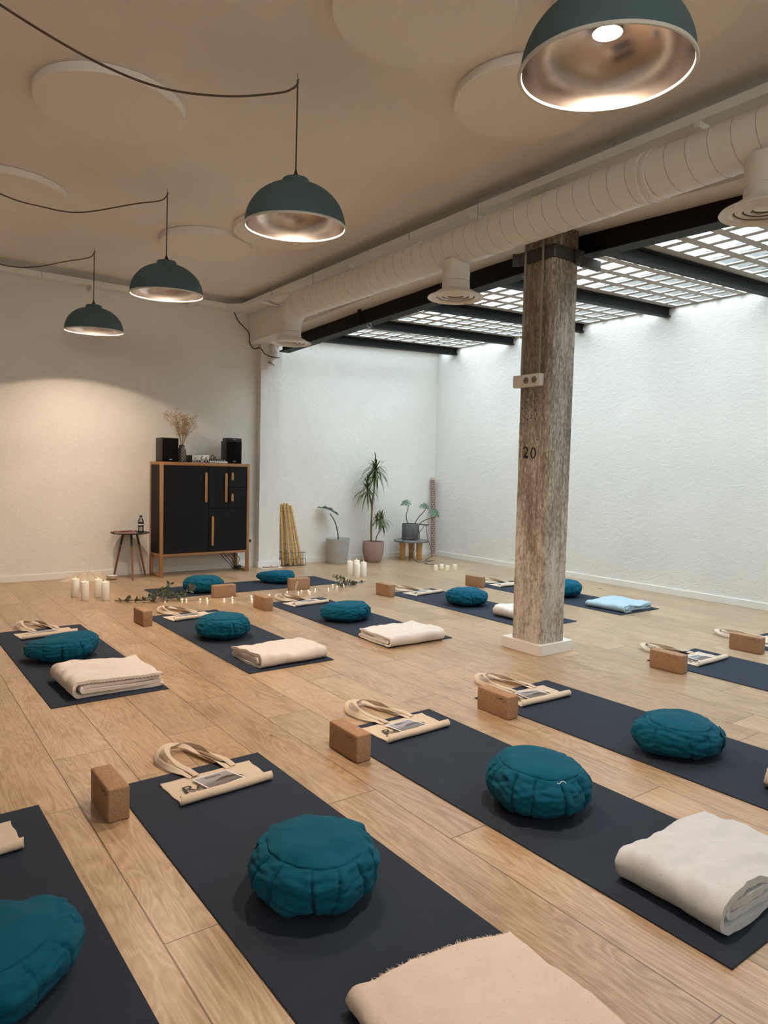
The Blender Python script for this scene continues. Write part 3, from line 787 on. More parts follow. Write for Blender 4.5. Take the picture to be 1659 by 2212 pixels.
# ---------------------------------------------------------------- cushions
def sgnpow(v, p): return math.copysign(abs(v) ** p, v)
def cushion(seed, a, b, H, bend=0, lean=(0, 0), handle=None, npl=15, name='meditation_cushion', deep=1.0):
    rnd = random.Random(seed); nu, nv = 340, 110
    pl = sorted([(2 * PI * (i + rnd.uniform(-.28, .28)) / npl, rnd.uniform(.4, 1.15), rnd.uniform(-.5, .5), rnd.uniform(.035, .07)) for i in range(npl)])
    sx, sy, so = rnd.uniform(-50, 50), rnd.uniform(-50, 50), rnd.uniform(-50, 50)
    phs = R(47)
    def pos(th, ph, off=0):
        c = max(math.cos(ph), 0) ** .70; s = math.sin(ph)
        z = .5 * H + .5 * H * sgnpow(s, .92 if s > 0 else .8)
        rad = c
        seamw = phs + .006 * math.sin(npl * th + seed) + .05 * math.sin(2 * th + seed)
        side = 1 / (1 + math.exp((ph - seamw) * 26)) * 1 / (1 + math.exp(-(ph + R(75)) * 14))
        disp = 0
        for (t0, amp, skew, wd) in pl:
            d = (th - t0 - skew * (seamw - ph) * .30 + PI) % (2 * PI) - PI
            if abs(d) < .5:
                fade = min(1, max(0, (seamw - ph) / .35)) * .85 + .15
                disp -= (.0060 * amp * deep * math.exp(-(d / wd) ** 2) + .0060 * deep * math.exp(-(d / .016) ** 2)) * fade
                if d > 0: disp += .0042 * amp * deep * fade * math.exp(-(d / .16)) * fade
        disp *= side * (.55 + .45 * max(0, min(1, (ph + R(55)) / R(60))))
        disp -= .0050 * math.exp(-((ph - seamw) / .022) ** 2)
        disp += .006 * side * math.sin(npl * th * .5 + seed) * .5
        px, py, pz = math.cos(th) * c, math.sin(th) * c, s
        disp += .010 * noise.noise(Vector((px * 2.2 + sx, py * 2.2 + sy, pz * 2.2 + so))) + .005 * noise.noise(Vector((px * 6 + sx, py * 6, pz * 6 + so))) * (.4 + side)
        x = math.cos(th) * (a * rad + (disp + off) * (.25 + .75 * c)); y = math.sin(th) * (b * rad + (disp + off) * (.25 + .75 * c))
        z += (disp + off) * s * .8
        z *= 1 + lean[0] * x + lean[1] * y
        if z < .02: z = .02 * (z / .02 if z > 0 else 0)
        if bend: y += bend * b * ((x / a) ** 2 - .35) * 1.0
        return (x, y, max(z, 0))
    mb = MB(); mb.grid(lambda u, v: pos(2 * PI * u, -PI / 2 + PI * v), nu, nv, True)
    root = thing(name, '', 'cushion', (0, 0, 0))
    mb.obj('cover', 'teal_cotton', root, smooth=75)
    if handle is not None:
        h0, hw = handle
        mbh = MB(); mbh.grid(lambda u, v: pos(h0 + hw * (u - .5), R(-38) + R(70) * v, .004 + .002 * math.sin(3 * PI * u) ** 2), 18, 26)
        o = mbh.obj('handle_strap', 'teal_cotton', root, smooth=75)
        md = o.modifiers.new('thickness', 'SOLIDIFY'); md.thickness = .004; md.offset = 1
    return root
zt = MT + .001
G = 'teal meditation cushions'
cs = [
 ((1.036, 1.712), 0, cushion(1, .190, .187, .176, lean=(.1, .25), npl=14, deep=1.1), 'round teal cushion in front centre, before the frayed beige blanket'),
 ((2.012, 1.716), .5, cushion(2, .197, .192, .186, lean=(0, .35), npl=13, deep=1.35), 'round teal cushion with loose thread, on the mat with grey blanket'),
 ((2.975, 1.722), 0, cushion(3, .232, .165, .16, .35, (-.5, .55), (5.25, .42), npl=11, deep=1.1), 'crescent teal cushion with strap near the right edge'),
 ((.188, 1.815), -.15, cushion(4, .228, .185, .148, .3, (.0, .3), (5.05, .5), npl=12), 'teal cushion cut by the bottom left corner'),
 ((.981, 4.766), 0, cushion(5, .222, .158, .152, .35, (.7, .3), (4.75, .42), npl=11), 'teal cushion on the left mat between bag and rolled blanket'),
 ((2.081, 4.797), .3, cushion(6, .198, .195, .172, npl=13, handle=(4.45, .38)), 'round teal cushion on the mat in front of the eucalyptus'),
 ((3.202, 4.845), 0, cushion(7, .225, .165, .148, .35, (.2, .2), (5.35, .42), npl=12), 'teal crescent cushion left of the pillar, behind the off-white blanket'),
 ((4.567, 4.845), .2, cushion(8, .202, .198, .158, npl=16), 'round teal cushion on the mat that passes behind the pillar'),
 ((5.80, 4.72), .9, cushion(9, .23, .185, .17, .3, npl=12, deep=1.2), 'teal cushion peeking out right of the pillar foot'),
 ((2.687, 6.70), .2, cushion(10, .200, .19, .16, npl=15), 'round teal cushion in front of the black cabinet'),
 ((3.625, 6.86), 0, cushion(11, .215, .15, .13, .95, npl=12), 'bean shaped teal cushion in front of the white pilaster'),
]
for (x, y), rz, o, lab in cs:
    o.location = (x, y, zt); o.rotation_euler = (0, 0, rz); tag(o, lab, 'cushion', G)
th = MB().tube(catmull([(-.03, 0, 0), (-.022, -.004, .003), (-.014, .001, .004), (-.004, .0, .006), (.002, -.006, .004), (.006, -.004, .0)], 4), .0012, 5)
c7 = cs[1][2]
o = th.obj('loose_thread', 'paper_white', c7); o.location = Matrix.Rotation(-.5, 4, 'Z') @ Vector((-.035, -.150, .151)); o.rotation_euler = (R(42), 0, -.75)

# ---------------------------------------------------------------- cork blocks
blk = thing('cork_block', '', 'yoga block')
MB().box(-.0375, .0375, -.1135, .1135, 0, .12).obj('block_body', 'cork', blk, bevel=.007, seg=3)
def logo_part(root):
    mb = MB(); rnd = random.Random(5)
    mb.tube([(-.0378, -.07 + .006 * i, .098 + .003 * math.sin(i * 2.4)) for i in range(8)], .0009, 5)
    mb.tube([(-.0378, -.068 + .02 * math.cos(t / 10), .094 + .008 * math.sin(t / 10)) for t in range(0, 50, 4)], .0008, 5)
    return mb.obj('stamp', 'stitch_dark', root)
logo_part(blk)
bl = [((.684, 2.568), 1, 'cork block in front left, beside the front centre mat'), ((1.690, 2.512), 0, 'cork block at the left of the mat with grey blanket'),
      ((2.626, 2.528), 0, 'cork block at the near left of the mat with the crescent cushion'), ((4.182, 2.513), 2, 'cork block on the right in front of a bag, second from the right edge'),
      ((5.158, 2.487), 2, 'cork block nearest the right edge of the photo'), ((5.42, 5.62), 8, 'cork block farthest right, left of the pillar behind a teal cushion'),
      ((4.195, 5.645), 2, 'cork block left of the pillar beside the pillar candles and plants'), ((2.812, 5.61), 3, 'cork block in front of the fairy lights, at the middle mat'),
      ((1.727, 5.538), 2, 'cork block in front of the eucalyptus at left')]
for i, ((x, y), a, lab) in enumerate(bl): place(blk, i > 0, (x, y, 0), R(a), lab, 'cork blocks')
for (x, y), a, lab in [((2.75, 6.335), 91, 'cork block before the round cushion in front of the cabinet'), ((3.603, 6.372), 86, 'cork block before the bean shaped cushion')]:
    place(blk, True, (x, y, 0.006 if y > 6.5 else 0), R(a), lab, 'cork blocks')

# ---------------------------------------------------------------- folded blankets
def blanket(seed, U, V, H, mat, puff=.5, sag=.006, fr=False, lean=0):
    """Cloth folded in half twice; the fold axis runs along local y, the closed fold is at -x."""
    rnd = random.Random(seed); s = H / 4; t = s * .80
    ul, ur = -U / 2, U / 2
    z = [s * (i + .5) for i in range(4)]
    path = []
    def arc(cx, cz, r, a0, a1, n): return [(cx + r * math.cos(R(a0 + (a1 - a0) * i / n)), cz + r * math.sin(R(a0 + (a1 - a0) * i / n))) for i in range(n + 1)]
    def line(a, b, n): return [(a[0] + (b[0] - a[0]) * i / n, a[1] + (b[1] - a[1]) * i / n) for i in range(n)]
    Ro = (z[3] - z[0]) / 2; Ri = s / 2
    path += line((ur - .004, z[3]), (ul + Ro + t / 2, z[3]), 22)
    path += arc(ul + Ro + t / 2, (z[3] + z[0]) / 2, Ro, 90, 270, 12)
    path += line((ul + Ro + t / 2, z[0]), (ur - Ri - t / 2, z[0]), 22)[1:]
    path += arc(ur - Ri - t / 2, (z[0] + z[1]) / 2, Ri, -90, 90, 8)
    path += line((ur - Ri - t / 2, z[1]), (ul + Ro + t + Ri * .8, z[1]), 20)[1:]
    path += arc(ul + Ro + t + Ri * .8, (z[1] + z[2]) / 2, Ri, 270, 90, 8)
    path += line((ul + Ro + t + Ri * .8, z[2]), (ur - .02, z[2]), 20)[1:] + [(ur - .02, z[2])]
    n = len(path); A = []; B = []
    for i, p in enumerate(path):
        q0 = path[max(i - 1, 0)]; q1 = path[min(i + 1, n - 1)]; dx, dz = q1[0] - q0[0], q1[1] - q0[1]
        l = math.hypot(dx, dz) or 1; nx, nz = -dz / l, dx / l
        k = t / 2 * (1 if 0 < i < n - 1 else .7)
        A.append((p[0] + nx * k, p[1] + nz * k)); B.append((p[0] - nx * k, p[1] - nz * k))
    m = 46; vs = []; fs = []; so = seed * 7.3
    for j in range(m):
        v = j / (m - 1)
        for side in (A, B):
            for i, (x, zz) in enumerate(side):
                pi_ = path[i]
                edge = .020 * nz3(i * .09 + so, 3.3) + .006 * nz3(so, i * .5)
                y = -V / 2 + V * v + edge * (2 * v - 1) + lean * x
                w = .007 * nz3(x * 5 + so, v * 3.5) + .0035 * nz3(x * 14 + so, v * 9)
                zz2 = zz * (1 + (2.6 * w / .03 + .05 * nz3(v * 2 + so, x * 3)) * .35 * min(1, zz / H))
                # closed end is plump, the open end lies lower
                zz2 *= 1 + puff * .25 * math.exp(-((x - ul) / (.18)) ** 2) - .10 * (x - ul) / U
                zz2 += sag * nz3(x * 3.1 + so, y * 3.1) * (zz / H)
                x2 = x + .010 * nz3(v * 3 + so, zz * 8) + .004 * nz3(v * 11 + so, zz * 3)
                vs.append((x2, y, max(zz2, .0005)))
    N2 = 2 * n
    for j in range(m - 1):
        a = j * N2; b = (j + 1) * N2
        for i in range(n - 1):
            fs.append((a + i, a + i + 1, b + i + 1, b + i)); fs.append((a + n + i + 1, a + n + i, b + n + i, b + n + i + 1))
        fs.append((a, b, b + n, a + n)); fs.append((a + n - 1, a + 2 * n - 1, b + 2 * n - 1, b + n - 1))
    for a in (0, (m - 1) * N2):
        for i in range(n - 1): fs.append((a + i, a + n + i, a + n + i + 1, a + i + 1))
    mb = MB().add(vs, fs)
    root = thing('folded_blanket', '', 'blanket')
    mb.obj('cloth', mat, root, smooth=60)
    if fr:
        f = MB(); idx = [i for i in range(0, 23)]
        jrow = m - 1 if fr > 0 else 0
        for q in range(420):
            i = rnd.uniform(0, 21); i0 = int(i); w = i - i0
            p = Vector(vs[jrow * N2 + i0]).lerp(Vector(vs[jrow * N2 + i0 + 1]), w); p2 = Vector(vs[jrow * N2 + n + i0]).lerp(Vector(vs[jrow * N2 + n + i0 + 1]), w)
            p = p.lerp(p2, rnd.random())
            L = rnd.uniform(.004, .013); d = Vector((rnd.gauss(0, .5), 1 if fr > 0 else -1, rnd.uniform(-.5, .35))).normalized()
            f.tube([p - d * .003, p + d * L * .5 + Vector((0, 0, .001)), p + d * L + Vector((rnd.gauss(0, .002), 0, -.001))], [.0011, .0008, .0004], 4)
        o = f.obj('fringe', mat, root, smooth=0); o['kind'] = 'stuff'
    return root, vs, n, m
GB = 'folded blankets'
def put_blanket(b, x, y, rz, lab):
    o = b[0]; o.location = (x, y, zt); o.rotation_euler = (0, 0, R(rz)); tag(o, lab, 'blanket', GB); return o
b1 = blanket(1, .49, .42, .088, 'blanket_cream', .7)
put_blanket(b1, 1.07, 4.085, 2, 'cream rolled-looking folded blanket with dark stitched edge at left')
vs, n, m = b1[1], b1[2], b1[3]
mb = MB()
for i in range(0, 27):
    p = Vector(vs[i]); q = Vector(vs[i + 1])
    up = Vector((0, -.0015, .001))
    mb.tube([p + up, p.lerp(q, .6) + up + Vector((0, .002, 0))], .0014, 5)
    mb.tube([p + up, p + Vector((0, .008, .0012))], .0010, 5)
mb.obj('stitching', 'stitch_dark', b1[0])
put_blanket(blanket(2, .40, .50, .076, 'blanket_cream', .3), 2.170, 4.075, 92, 'pinkish cream folded blanket on the mat in front of the eucalyptus')
put_blanket(blanket(3, .41, .50, .078, 'blanket_white', .3), 3.19, 4.075, 90, 'off-white folded blanket just left of the pillar foot')
put_blanket(blanket(4, .42, .44, .088, 'blanket_white', .5), 4.625, 4.13, 2, 'off-white folded blanket half hidden behind the pillar')
put_blanket(blanket(5, .50, .42, .062, 'blanket_blue', .1, .004), 5.79, 4.02, 4, 'pale blue folded blanket near the right wall')
put_blanket(blanket(6, .485, .47, .066, 'blanket_beige', .25, .024, fr=1), 1.078, 1.005, -6, 'pinkish beige blanket with frayed edge at the bottom of the photo')
put_blanket(blanket(7, .52, .335, .100, 'blanket_grey', .35), 2.085, 1.075, 0, 'thick light grey folded blanket at the bottom right')
put_blanket(blanket(8, .40, .40, .085, 'blanket_beige', .5, fr=1), 3.075, 1.10, 0, 'fringed beige blanket just entering the right edge')

# ---------------------------------------------------------------- tote bags and flyers
def tote_z(x, y): return .006 + .003 * nz3(x * 11, y * 11) + .003
def tote():
    root = thing('tote_bag', '', 'tote bag')
    prof = [(-.075 - .205 * i / 16, None) for i in range(17)]
    rr = .0135
    for i in range(1, 15):
        a = R(-90 - 245 * i / 14); prof.append((-.280 + rr * 1.35 * math.cos(a), .0095 + rr + rr * math.sin(a)))
    n = len(prof)
    def f(u, v):
        x = -.155 + .385 * u; y, z = prof[min(int(round(v * (n - 1))), n - 1)]
        if z is None: z = tote_z(x, y) + .004 * max(0, nz3(x * 22, y * 5))
        else: z = z + .0015 * nz3(x * 12, y * 40)
        sk = .0 if y > -.2 else 0
        edge = .010 * nz3(y * 14, 7) * (abs(2 * u - 1) ** 4)
        back = .008 * nz3(x * 9, 2) * (1 - v) ** 4
        return (x + edge + .03 * (-.08 - y) * (1 - u), y + back + .018 * (u - .5), max(z, .0088))
    o = MB().grid(f, 60, n).obj('bag_body', 'canvas', root, smooth=60)
    md = o.modifiers.new('thickness', 'SOLIDIFY'); md.thickness = .0025; md.offset = 1
    straps = [[(-.035, -.10, .013), (-.048, -.055, .015), (-.085, .04, .016), (-.100, .13, .024), (-.055, .20, .036), (.0, .222, .030), (.05, .19, .022), (.075, .10, .014), (.10, .02, .014), (.12, -.05, .014), (.125, -.095, .012)],
              [(-.015, -.10, .016), (-.022, -.055, .018), (-.045, .03, .022), (-.060, .10, .042), (-.045, .155, .050), (-.01, .185, .034), (.055, .215, .022), (.10, .15, .020), (.118, .06, .020), (.142, -.02, .018), (.150, -.085, .013)]]
    for k, sp in enumerate(straps):
        P = catmull(sp, 8); m = len(P)
        def g(u, v, P=P, m=m, k=k):
            i = min(int(round(v * (m - 1))), m - 1); p = P[i]; t = (P[min(i + 1, m - 1)] - P[max(i - 1, 0)]).normalized()
            sd = t.cross(Vector((0, 0, 1))).normalized()
            ends = min(v, 1 - v) * 6
            tw = (1.0 * math.sin(v * 9 + k * 2) + .5) * min(1, max(0, ends - .6))
            d = sd * math.cos(tw) + Vector((0, 0, 1)) * math.sin(tw)
            q = p + d * .0265 * (u - .5)
            floor_z = .0085 if q.y < .02 else .002
            return (q.x, q.y, max(q.z, floor_z))
        o = MB().grid(g, 6, m).obj('handle', 'canvas', root, smooth=70)
        md = o.modifiers.new('thickness', 'SOLIDIFY'); md.thickness = .002; md.offset = 1
    me = text_mesh('Respira', .085)
    for v in me.vertices:
        x, y = v.co.x - .108, v.co.y * .95 - .222
        v.co = (x, y + .01 * (x / .2), tote_z(x, y) + .0062 + .004 * max(0, nz3(x * 22, y * 5)))
    me.materials.append(M['ink_black']); link('lettering', me, root)
    return root
def flyer():
    root = thing('flyer', '', 'flyer')
    W, D = .152, .122
    def f(u, v):   # v = 0 at the front edge
        c = (1 - v) ** 2
        return (-.048 + W * u + .030 * (1 - v), -.256 + D * v + .014 * u, .0165 + .006 * c * (.35 + .65 * u) + .005 * u * (1 - v) + .004 * v)
    mb = MB().grid(f, 24, 20); me = mb.mesh('print', 'flyer_print', smooth=60, fix=False)
    uv = me.uv_layers.new(name='UVMap')
    for lp in me.loops:
        i = lp.vertex_index; uv.data[lp.index].uv = ((i % 24) / 23, (i // 24) / 19)
    o = link('print', me, root)
    md = o.modifiers.new('thickness', 'SOLIDIFY'); md.thickness = .0009; md.offset = -1
    tm = text_mesh('Respira.', .27, .15)
    for v in tm.vertices:
        u = .27 + v.co.x * .50; w = .74 + v.co.y * .72
        p = f(u, w); v.co = (p[0], p[1], p[2] + .0006)
    tm.materials.append(M['ink_black']); link('lettering', tm, root)
    return root
tp, fp = tote(), flyer()
sets = [('6', 0, 0, 0, 'cream tote bag on the front centre mat', 'flyer on the tote of the front centre mat'),
        ('7', -.005, .03, -1, 'cream tote bag on the mat with the grey blanket', 'flyer on the tote of the grey blanket mat'),
        ('8', -.03, .02, -5, 'cream tote bag on the mat with the crescent cushion', 'flyer on the tote beside the crescent cushion mat'),
        ('9', -.01, .0, -2, 'cream tote bag behind the cork block, second from right edge', 'flyer behind the cork block, second from the right edge'),
        ('10', -.06, .0, 2, 'cream tote bag behind the rightmost cork block', None),
        ('0', -.03, -.02, 2, 'cream tote bag cut by the left edge, in front', None),
        ('1', -.03, -.03, 4, 'cream tote bag behind the cushion of the left mat', 'flyer on the tote behind the left cushion'),
        ('2', -.06, .0, 5, 'cream tote bag in front of the eucalyptus', 'flyer on the tote in front of the eucalyptus'),
        ('3', -.03, -.01, 2, 'cream tote bag in front of the fairy lights, middle mat', 'flyer on the tote of the middle mat in back row'),
        ('4', -.02, .0, 4, 'cream tote bag between cork block and cushion, left of pillar', 'flyer on the tote left of the pillar'),
        ('5', 0, -.01, -6, 'cream tote bag partly hidden behind the pillar', None)]
ut = uf = False
for k, dx, dy, a, lt, lf in sets:
    mx, my, ma, _ = mats[k]
    place(tp, ut, (mx + dx, my + dy, 0), R(a), lt, 'cream tote bags'); ut = True
    if lf:
        rr = R(a); o = place(fp, uf, (mx + dx, my + dy, 0), rr + R({'7': -2, '8': -12, '9': -10, '3': 6}.get(k, 0)), lf, 'flyers on the tote bags'); uf = True
        if k in ('8', '9'): o.location.x += .03; o.location.y += .0

# ---------------------------------------------------------------- candles
def candle(r, h, mat, flame=True):
    root = thing('candle', '', 'candle')
    MB().lathe([(r - .002, 0), (r, .003), (r, h - .004), (r - .003, h), (r * .75, h - .001), (r * .55, h - .009), (r * .2, h - .011), (0, h - .011)], 32).obj('wax_body', mat, root, smooth=50)
    if flame:
        mb = MB().grid(lambda u, v: ((.0075 * math.sin(PI * min(1, v * 1.02)) ** .8 * (1 - .45 * v) + .0004) * math.cos(2 * PI * u) + .006 * v * v, .0035 * math.sin(PI * v) * math.sin(2 * PI * u), h - .012 + .038 * v), 12, 12, True)
        mb.obj('flame', 'flame_glow', root, smooth=70)
    return root
cd = candle(.0355, .172, 'candle_wax')
for i, (x, y, lab) in enumerate([(1.545, 6.99, 'white pillar candle at the left of the left candle group'), (1.582, 6.782, 'white pillar candle in the left group, second from left and in front'), (1.722, 6.866, 'white pillar candle in the left group, third from left and behind'), (1.741, 6.693, 'white pillar candle at the right of the left candle group'),
                                 (4.62, 6.945, 'white pillar candle at left of the group before the pink pot'), (4.588, 6.742, 'white pillar candle at the front of the group before the pink pot'), (4.722, 6.80, 'white pillar candle at right of the group before the pink pot'), (4.75, 6.99, 'white pillar candle hidden behind the front one before the pink pot')]):
    o = place(cd, i > 0, (x, y, 0), i * 1.3, lab, 'white pillar candles')
cs2 = candle(.0265, .077, 'cream_wax', False)
for i, (x, y, lab) in enumerate([(5.815, 6.755, 'small cream candle at the left end of its row near the wall'), (5.943, 6.79, 'small cream candle second from left, set back'), (5.929, 6.66, 'small cream candle third from left, set forward'), (6.085, 6.693, 'small cream candle at the right end of its row')]):
    place(cs2, i > 0, (x, y, 0), 0, lab, 'small cream candles')

# ---------------------------------------------------------------- fairy lights and eucalyptus
fl = thing('fairy_lights', 'string of tiny warm fairy lights on the floor between the two rows', 'fairy lights')
LP = [(2.20, 6.40), (2.34, 6.34), (2.37, 6.31), (2.49, 6.27), (2.56, 6.28), (2.52, 6.17), (2.68, 6.16), (2.79, 6.22), (2.73, 6.08), (2.97, 6.18), (2.91, 6.04), (3.16, 6.17), (3.39, 6.23), (3.48, 6.16), (3.55, 6.22), (3.59, 6.12), (3.62, 6.20), (3.72, 6.23), (3.87, 6.21), (4.02, 6.28), (4.04, 6.40), (4.16, 6.36)]
rnd = random.Random(11); wp = []
for i, (x, y) in enumerate(LP):
    wp.append((x, y, .004))
    if i < len(LP) - 1: wp.append(((x + LP[i + 1][0]) / 2 + rnd.uniform(-.03, .03), (y + LP[i + 1][1]) / 2 + rnd.uniform(-.04, .04), rnd.uniform(.003, .015)))
MB().tube(catmull(wp, 6), .0013, 5).obj('wire', 'copper_wire', fl)
MB().tube(catmull([(3.47, 6.21, .004), (3.475, 6.215, .05), (3.485, 6.218, .095), (3.50, 6.22, .11), (3.505, 6.222, .09), (3.49, 6.22, .04), (3.50, 6.218, .004)], 6), .0016, 5).obj('wire_loop', 'paper_white', fl)
bm_ = MB().lathe([(0, 0), (.004, .003), (.0055, .007), (.004, .012), (0, .014)], 10).mesh('bulb', 'fairy_glow', smooth=60)
for x, y in LP: link('bulb', bm_, fl, (x, y, .003))

def branch(name, lab, stems, mat, leaf_l, n_leaf, seed, zmax=.12):
    root = thing(name, lab, 'branch', group='eucalyptus branches on the floor'); rnd = random.Random(seed)
    st = MB(); lf = MB()
    for pts, w in stems:
        P = catmull(pts, 8); st.tube(P, [w * (1 - .6 * i / len(P)) for i in range(len(P))], 6)
        for q in range(n_leaf):
            t = rnd.uniform(.12, 1); i = int(t * (len(P) - 2)); p = P[i]; tg = (P[i + 1] - P[i]).normalized()
            d = (tg * rnd.uniform(.1, .9) + Vector((rnd.gauss(0, .7), rnd.gauss(0, .7), rnd.gauss(.35, .6)))).normalized()
            L = leaf_l * rnd.uniform(.6, 1.15); W = L * rnd.uniform(.5, .75)
            sd = d.cross(Vector((rnd.gauss(0, 1), rnd.gauss(0, 1), rnd.gauss(0, 1)))).normalized(); up = sd.cross(d)
            vs = []
            for a, wv in [(0, .0), (.22, .62), (.5, 1), (.78, .75), (1, .0)]:
                for s in (-1, 0, 1):
                    v = p + d * (L * a + .006) + sd * s * W / 2 * wv + up * (.12 * L * (abs(s) * wv - .6 * a * a))
                    v.z = min(max(v.z, .003 + .003 * rnd.random()), zmax); vs.append(v)
            fs = [(r * 3 + c, r * 3 + c + 1, r * 3 + c + 4, r * 3 + c + 3) for r in range(4) for c in range(2)]
            lf.add(vs, fs)
    st.obj('stem', 'trunk_brown', root); lf.obj('leaves', mat, root, smooth=60, fix=False)
    return root
branch('eucalyptus_branch', 'leafy eucalyptus branch at left, before the crosswise mat', [
    ([(1.79, 6.57, .01), (1.90, 6.47, .02), (1.99, 6.40, .03), (2.13, 6.40, .06), (2.26, 6.40, .09)], .005),
    ([(1.95, 6.42, .02), (2.08, 6.36, .03), (2.22, 6.36, .05), (2.36, 6.30, .04)], .004),
    ([(2.05, 6.39, .03), (2.18, 6.46, .09), (2.28, 6.47, .15)], .003),
    ([(2.22, 6.36, .04), (2.36, 6.33, .08), (2.44, 6.31, .12)], .003)], 'leaf_grey', .052, 34, 21, .17)
branch('eucalyptus_branch', 'small eucalyptus branch in front of the white candles on the right', [
    ([(4.49, 6.42, .012), (4.34, 6.40, .012), (4.20, 6.38, .03), (4.06, 6.36, .05)], .004),
    ([(4.36, 6.40, .012), (4.22, 6.30, .02), (4.15, 6.19, .02)], .003),
    ([(4.26, 6.39, .02), (4.14, 6.40, .07), (4.05, 6.44, .09)], .003),
    ([(4.24, 6.36, .02), (4.10, 6.28, .03), (4.00, 6.26, .02)], .003)], 'leaf_grey', .036, 34, 22, .12)

# ---------------------------------------------------------------- cabinet and what stands on it
CA = R(2.2)
cab = thing('cabinet', 'tall black cabinet with oak frame and round-ended oak handles', 'cabinet', (2.610, 7.765, 0), CA)
CW, CD, CH = 1.105, .335, 1.305
MB().box(.04, CW - .025, .012, CD - .004, .262, CH - .034).obj('carcass', 'cabinet_black', cab, bevel=.001, seg=1)
for x in (0.0, CW - .036):
    for y in (0.0, CD - .034):
        MB().box(x, x + .036, y, y + .034, .0, CH).obj('post', 'oak_z', cab, bevel=.003)
    MB().box(x + .002, x + .034, .034, CD - .034, .002, .030).obj('foot_rail', 'oak_y', cab, bevel=.002)
    MB().box(x + .002, x + .034, .034, CD - .034, .236, .264).obj('side_rail', 'oak_y', cab, bevel=.002)
    MB().box(x + .002, x + .034, .034, CD - .034, CH - .034, CH).obj('side_rail', 'oak_y', cab, bevel=.002)
for y in (0.002, CD - .034):
    MB().box(.036, CW - .036, y, y + .03, .236, .264).obj('front_rail', 'oak_x', cab, bevel=.002)
    MB().box(.036, CW - .036, y, y + .03, CH - .036, CH).obj('front_rail', 'oak_x', cab, bevel=.002)
MB().box(.034, CW - .034, .03, CD - .03, CH - .02, CH - .001).obj('top_panel', 'cabinet_black', cab)
MB().box(.004, .03, .034, CD - .034, .264, CH - .034).obj('side_panel', 'cabinet_black', cab)
def front(name, x0, x1, z0, z1, hx, h0, h1):
    d = MB().box(x0, x1, -.004, .012, z0, z1).obj(name, 'cabinet_black', cab, bevel=.0012, seg=1)
    mb = MB(); hw = .0125; L = h1 - h0
    pts = [(hx + hw * math.cos(R(a)), h1 - hw + hw * math.sin(R(a))) for a in range(0, 181, 15)] + [(hx + hw * math.cos(R(a)), h0 + hw + hw * math.sin(R(a))) for a in range(180, 361, 15)]
    n = len(pts); vs = [(x, y, z) for y in (-.004, -.024) for x, z in pts]
    mb.add(vs, [tuple(range(n)), tuple(range(2 * n - 1, n - 1, -1))] + [(i, (i + 1) % n, n + (i + 1) % n, n + i) for i in range(n)])
    mb.obj('handle', 'oak_z', d, bevel=.003)
front('door', .039, .571, .267, CH - .039, .536, .846, 1.195)
front('door', .577, .819, .779, CH - .039, .788, .846, 1.190)
front('drawer', .825, CW - .039, 1.027, CH - .039, .868, 1.105, 1.20)
front('drawer', .825, CW - .039, .779, 1.021, .868, .853, .947)
front('door', .577, CW - .039, .267, .773, .622, .335, .682)
cm = Matrix.Translation((2.610, 7.765, CH)) @ Matrix.Rotation(CA, 4, 'Z')
def on_cab(x, y, z=.001): v = cm @ Vector((x, y, z)); return (v.x, v.y, v.z)
sp = thing('speaker', '', 'speaker')
MB().box(-.098, .098, -.085, .10, 0, .272).obj('enclosure', 'speaker_wood', sp, bevel=.003)
MB().box(-.09, .09, -.096, -.085, .008, .264).obj('grille', 'speaker_cloth', sp, bevel=.003)
MB().box(-.014, .018, -.0975, -.096, .024, .031).obj('badge', 'badge_silver', sp)
place(sp, False, on_cab(.142, .170), CA, 'black bookshelf speaker beside the vase at the left of the cabinet', 'bookshelf speakers')
place(sp, True, on_cab(.938, .165), CA - .12, 'black bookshelf speaker at the right of the cabinet under a box', 'bookshelf speakers')
bx = thing('media_box', 'flat black box on top of the right speaker', 'electronics box', on_cab(.945, .15, .274), CA - .05)
MB().box(-.10, .09, -.06, .07, 0, .034).obj('case', 'black_plastic', bx, bevel=.003)
MB().box(-.02, .015, -.0608, -.0598, .014, .019).obj('badge', 'badge_silver', bx)
am = thing('amplifier', 'small silver-fronted amplifier on the cabinet', 'amplifier', on_cab(.503, .135), CA)
MB().box(-.10, .10, -.055, .12, .006, .086).obj('case', 'black_plastic', am, bevel=.002)
MB().box(-.103, .103, -.062, -.055, .004, .088).obj('face_plate', 'silver_panel', am, bevel=.002)
for x, z, r in [(.025, .054, .021), (.078, .054, .016), (-.045, .02, .007), (-.012, .02, .007), (.05, .02, .007), (.083, .02, .006)]:
    k = MB().lathe([(r, 0), (r, .012), (r * .85, .014), (0, .014)], 24).xf(Matrix.Translation((x, -.062, z)) @ Matrix.Rotation(PI / 2, 4, 'X')).obj('knob', 'silver_panel' if r > .01 else 'black_plastic', am)
    MB().lathe([(r + .004, 0), (r + .004, .0012)], 24).xf(Matrix.Translation((x, -.062, z)) @ Matrix.Rotation(PI / 2, 4, 'X')).obj('knob_ring', 'ink_black', k)
for x in (-.088, -.07): MB().lathe([(.006, 0), (.006, .002)], 12).xf(Matrix.Translation((x, -.062, .018)) @ Matrix.Rotation(PI / 2, 4, 'X')).obj('jack', 'ink_black', am)
MB().box(-.075, -.065, -.066, -.062, .045, .055).obj('power_switch', 'ink_black', am)
mx = thing('audio_mixer', 'low silver audio mixer between amplifier and right speaker', 'mixer', on_cab(.722, .10), CA)
MB().box(-.112, .112, -.05, .10, 0, .02).obj('case', 'silver_panel', mx, bevel=.003)
